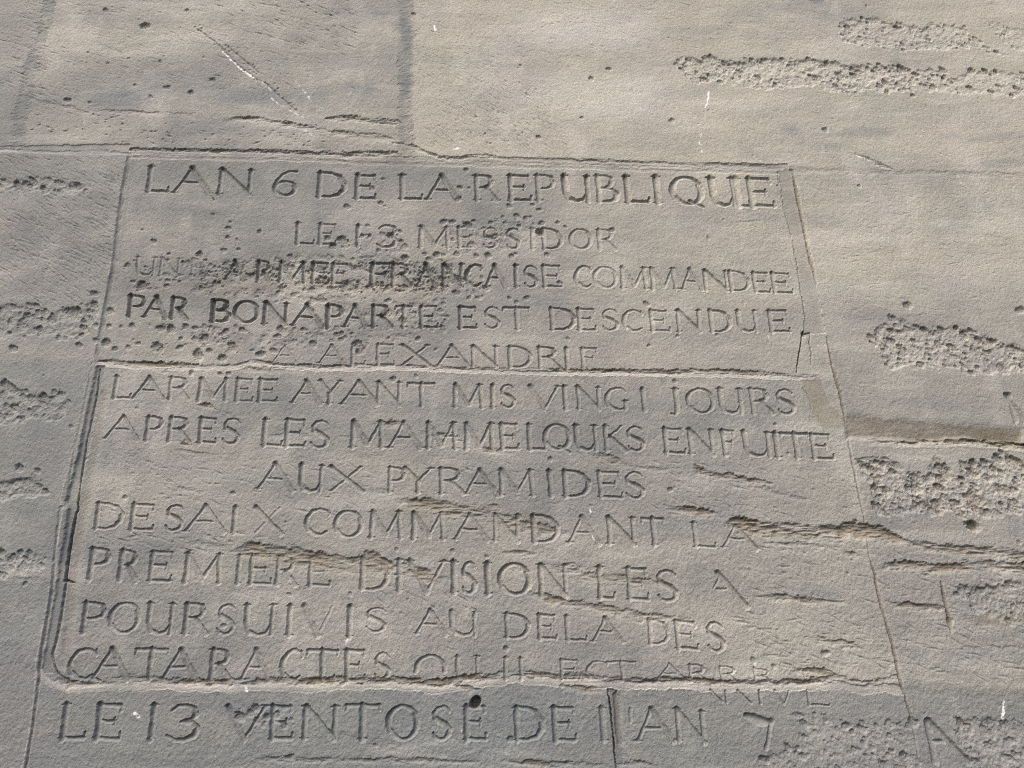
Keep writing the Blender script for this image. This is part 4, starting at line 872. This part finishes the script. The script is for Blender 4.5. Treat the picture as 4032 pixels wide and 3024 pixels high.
# ------------------------------------------------------------------ material: sandstone
def nd(nt, typ, **kw):
    n = nt.nodes.new(typ)
    for k, v in kw.items(): setattr(n, k, v)
    return n
def sandstone(name, tint=(1, 1, 1), grain=1.0):
    m = bpy.data.materials.new(name); m.use_nodes = True
    nt = m.node_tree; nt.nodes.clear(); L = nt.links.new
    out = nd(nt, 'ShaderNodeOutputMaterial'); bs = nd(nt, 'ShaderNodeBsdfPrincipled')
    L(bs.outputs[0], out.inputs['Surface'])
    bs.inputs['Roughness'].default_value = .92
    bs.inputs['Specular IOR Level'].default_value = .15
    tc = nd(nt, 'ShaderNodeTexCoord')
    a1 = nd(nt, 'ShaderNodeAttribute', attribute_name='mineral_falloff'); a2 = nd(nt, 'ShaderNodeAttribute', attribute_name='deposit')
    s1 = nd(nt, 'ShaderNodeSeparateColor'); s2 = nd(nt, 'ShaderNodeSeparateColor')
    L(a1.outputs['Color'], s1.inputs[0]); L(a2.outputs['Color'], s2.inputs[0])
    def noise(scale, det, rough=.6):
        n = nd(nt, 'ShaderNodeTexNoise'); n.inputs['Scale'].default_value = scale; n.inputs['Detail'].default_value = det; n.inputs['Roughness'].default_value = rough
        L(tc.outputs['Object'], n.inputs['Vector']); return n.outputs['Fac']
    def mix(fac, a, b, blend='MIX'):
        n = nd(nt, 'ShaderNodeMix', data_type='RGBA', blend_type=blend)
        for sock, v in ((n.inputs[0], fac), (n.inputs[6], a), (n.inputs[7], b)):
            if isinstance(v, (tuple, float, int)): sock.default_value = v if not isinstance(v, tuple) else (*v, 1)
            else: L(v, sock)
        return n.outputs[2]
    def math_(op, a, b, clamp=False):
        n = nd(nt, 'ShaderNodeMath', operation=op); n.use_clamp = clamp
        for k, v in ((0, a), (1, b)):
            if isinstance(v, (float, int)): n.inputs[k].default_value = v
            else: L(v, n.inputs[k])
        return n.outputs[0]
    fine = noise(520, 3, .7); spk = noise(230, 2, .6); cloud = noise(9, 6, .68)
    wf = math_('ADD', s1.outputs[0], math_('MULTIPLY', math_('SUBTRACT', cloud, .5), 1.1), True)
    c = mix(wf, COL['grey'], COL['warm'])
    c = mix(math_('MULTIPLY', s1.outputs[1], .75, True), c, COL['blue'])
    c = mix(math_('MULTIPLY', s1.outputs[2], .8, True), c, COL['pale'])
    c = mix(math_('MULTIPLY', s2.outputs[0], .85, True), c, COL['dirt'])
    c = mix(math_('MULTIPLY', s2.outputs[2], .8, True), c, COL['olive'])
    hue = nd(nt, 'ShaderNodeTexNoise'); hue.inputs['Scale'].default_value = 5.5; hue.inputs['Detail'].default_value = 5; hue.inputs['Roughness'].default_value = .62
    L(tc.outputs['Object'], hue.inputs['Vector'])
    c = mix(.05, c, mix(1.0, c, hue.outputs['Color'], 'OVERLAY'))
    g = math_('ADD', .43, math_('ADD', math_('MULTIPLY', fine, .72 * grain), math_('MULTIPLY', spk, .42 * grain)))
    gc = nd(nt, 'ShaderNodeCombineColor')
    for k in range(3): L(g, gc.inputs[k])
    c = mix(1.0, c, gc.outputs[0], 'MULTIPLY')
    c = mix(s2.outputs[1], c, (.82, .81, .78))
    if tint != (1, 1, 1): c = mix(1.0, c, tint, 'MULTIPLY')
    L(c, bs.inputs['Base Color'])
    bm = nd(nt, 'ShaderNodeBump'); bm.inputs['Strength'].default_value = .62; bm.inputs['Distance'].default_value = .002
    hh = math_('ADD', math_('MULTIPLY', noise(330, 3, .65), 1.0), math_('MULTIPLY', noise(140, 2, .6), .8))
    L(hh, bm.inputs['Height']); L(bm.outputs[0], bs.inputs['Normal'])
    return m
COL = dict(grey=(.191, .193, .181), warm=(.364, .340, .284), blue=(.134, .154, .164), pale=(.475, .450, .395), dirt=(.190, .155, .108), olive=(.30, .27, .20))
M_STONE = sandstone('weathered_sandstone')
M_CUT = M_STONE
M_MORTAR = sandstone('lime_mortar', grain=.8)

# ------------------------------------------------------------------ objects
root = bpy.data.objects.new('stone_wall', None)
ROOT = np.array([float(gx.mean()), 0.0, float(gz[0])])
root.location = ROOT
root['label'] = 'weathered sandstone block wall carved with a long French inscription in capitals'
root['category'] = 'wall'
root['kind'] = 'thing'
scene.collection.objects.link(root)

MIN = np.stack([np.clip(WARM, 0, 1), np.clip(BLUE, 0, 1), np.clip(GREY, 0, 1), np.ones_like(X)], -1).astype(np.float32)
DEP = np.stack([np.clip(DIRT, 0, 1), np.clip(WHITE, 0, 1), np.clip(OLIVE, 0, 1), np.ones_like(X)], -1).astype(np.float32)

def cellify(V, fn): return fn(fn(V[:-1, :-1], V[1:, 1:]), fn(V[:-1, 1:], V[1:, :-1]))
cBL = BL[:-1, :-1]; cMO = MO[:-1, :-1]; cLN = cellify(LINE, np.minimum); cBA = BAND[:-1, :-1]
part = np.where(cMO > 0, cMO, cBL).astype(np.int32)
sub = np.zeros_like(part)
sub = np.where(cBA > 0, 100 + cBA, sub)
sub = np.where((cLN > 0), 200 + cLN, sub)
sub = np.where((cMO > 0) & (cLN == 0), 0, sub)
IDX = np.arange(NX * NZ).reshape(NZ, NX)
BACK = 0.30
PF = np.stack([X, -H, Z], -1).reshape(-1, 3).astype(np.float32) - ROOT.astype(np.float32)
NF = NRM.reshape(-1, 3); MF = MIN.reshape(-1, 4); DF = DEP.reshape(-1, 4)

def build(name, mask, mat, parent, label=None, skirt=False):
    jj, ii = np.nonzero(mask)
    if len(jj) == 0: return None
    a = IDX[jj, ii]; b = IDX[jj, ii + 1]; c = IDX[jj + 1, ii + 1]; d = IDX[jj + 1, ii]
    quads = np.stack([a, b, c, d], 1)
    extra = None
    if skirt:
        pm = np.zeros((NZ + 1, NX + 1), bool); pm[1:NZ, 1:NX] = mask
        E = []
        me = pm[1:NZ, 1:NX]
        for nb, (p, q) in ((pm[0:NZ - 1, 1:NX], (0, 1)), (pm[2:NZ + 1, 1:NX], (2, 3)), (pm[1:NZ, 0:NX - 1], (3, 0)), (pm[1:NZ, 2:NX + 1], (1, 2))):
            jb, ib = np.nonzero(me & ~nb)
            cs = (IDX[jb, ib], IDX[jb, ib + 1], IDX[jb + 1, ib + 1], IDX[jb + 1, ib])
            E.append(np.stack([cs[q], cs[p]], 1))
        extra = np.concatenate(E)
    vid, inv = np.unique(quads, return_inverse=True)
    faces = inv.reshape(-1, 4)
    co = PF[vid]; no = NF[vid]; mi = MF[vid]; de = DF[vid]
    if extra is not None:
        eu, ei = np.unique(extra, return_inverse=True)
        ei = ei.reshape(-1, 2)
        front = len(vid); back = front + len(eu)
        cb = PF[eu].copy(); cb[:, 1] = BACK
        co = np.concatenate([co, PF[eu], cb]); nn = np.tile(np.array([[0, -1, 0]], np.float32), (len(eu), 1))
        no = np.concatenate([no, NF[eu], nn]); mi = np.concatenate([mi, MF[eu], MF[eu]]); de = np.concatenate([de, DF[eu], DF[eu]])
        faces = np.concatenate([faces, np.stack([front + ei[:, 0], front + ei[:, 1], back + ei[:, 1], back + ei[:, 0]], 1)])
    me = bpy.data.meshes.new(name)
    nf = len(faces)
    me.vertices.add(len(co)); me.vertices.foreach_set('co', co.ravel())
    me.loops.add(nf * 4); me.loops.foreach_set('vertex_index', faces.ravel().astype(np.int32))
    me.polygons.add(nf); me.polygons.foreach_set('loop_start', np.arange(0, nf * 4, 4, dtype=np.int32))
    me.update(calc_edges=True)
    me.polygons.foreach_set('use_smooth', np.ones(nf, bool))
    for nm, arr in (('mineral_falloff', mi), ('deposit', de)):
        at = me.attributes.new(nm, 'FLOAT_COLOR', 'POINT'); at.data.foreach_set('color', arr.ravel())
    at = me.attributes.new('custom_normal', 'FLOAT_VECTOR', 'POINT'); at.data.foreach_set('vector', no.ravel())
    me.materials.append(mat)
    o = bpy.data.objects.new(name, me)
    scene.collection.objects.link(o)
    o.parent = parent
    if label: o['label'] = label
    return o

BNAMES = {1: 'stone at the upper left edge beyond the grey joint', 2: 'upper left stone with a long diagonal white-flecked scar', 3: 'beige upper right stone with two pecked bands and white streaks',
          4: 'plain grey left stone with a row of chisel pits', 5: 'grey left stone with rough hollows', 6: 'bluish grey stone at the lower left corner',
          7: 'upper inscription stone with pitted middle lines', 8: 'lower inscription stone with flaked bedding', 9: 'bottom inscription stone with a drilled round hole',
          10: 'bottom stone right of the dark vertical crack', 11: 'sliver of stone along the bottom edge', 12: 'beige right stone beside the upper inscription',
          13: 'grey right stone with hacked relief and long bedding cracks', 14: 'grey stone at the lower right corner'}
MNAMES = {21: 'blue grey vertical mortar joint between the two upper stones', 22: 'greenish grey joint at the upper left', 23: 'pale mortar along the top of the inscription', 24: 'pale grey mortar smear over the left stone',
          25: 'dark blue grey mortar channel left of the lower inscription', 26: 'upright mortar strip closing the upper inscription at the right', 27: 'pale mortar under the lower inscription stone', 28: 'pale mortar edge between the two inscription stones',
          29: 'blue grey mortar beside the bottom crack', 30: 'olive brown mortar patch at the right end of the middle joint'}
blocks = {}
for k in range(1, 15):
    # letters' own stone: a line belongs to the stone most of it is cut in
    o = build('stone_block', (part == k) & (sub == 0), M_STONE, root, BNAMES[k], skirt=True)
    if o is not None: blocks[k] = o
for k in range(21, 31):
    build('mortar_joint', (part == k) & (sub == 0), M_MORTAR, root, MNAMES[k], skirt=True)
for s in np.unique(sub):
    if s == 0: continue
    m = sub == s
    pk = part[m]; pk = pk[pk < 20]
    k = np.bincount(pk).argmax() if len(pk) else 8
    if s > 200:
        ln, wd = WLAB[s - 200]
        if ln == 12 and len(wd) == 1: build('carved_letter', m, M_CUT, blocks.get(k, root), 'carved letter ' + wd + ' of ARRIVE cut off by the joint')
        elif ln == 13: build('carved_letter', m, M_CUT, blocks.get(k, root), 'lower half of a carved letter cut through by the joint')
        elif ln in (15, 16): build('carved_letter', m, M_CUT, blocks.get(k, root), 'single carved letter of another inscription')
        else: build('carved_word', m, M_CUT, blocks.get(k, root), 'carved word ' + wd + ' in line %d of the inscription' % (13 if ln == 14 else ln))
    else: build('pecked_band', m, M_STONE, blocks.get(k, root), BANDS[s - 101][6])
# solid core the facing stones are set on
cm = bpy.data.meshes.new('wall_core')
x0, x1, z0, z1 = gx[0] - ROOT[0], gx[-1] - ROOT[0], 0.0, gz[-1] - gz[0]
vs = [(x, y, z) for y in (BACK - .26, BACK + .45) for x, z in ((x0 + .004, z0 + .004), (x1 - .004, z0 + .004), (x1 - .004, z1 - .004), (x0 + .004, z1 - .004))]
cm.from_pydata(vs, [], [(0, 1, 2, 3), (7, 6, 5, 4), (0, 4, 5, 1), (1, 5, 6, 2), (2, 6, 7, 3), (3, 7, 4, 0)])
cm.materials.append(M_STONE)
co = bpy.data.objects.new('wall_core', cm); scene.collection.objects.link(co); co.parent = root
print('built', len(bpy.data.objects))
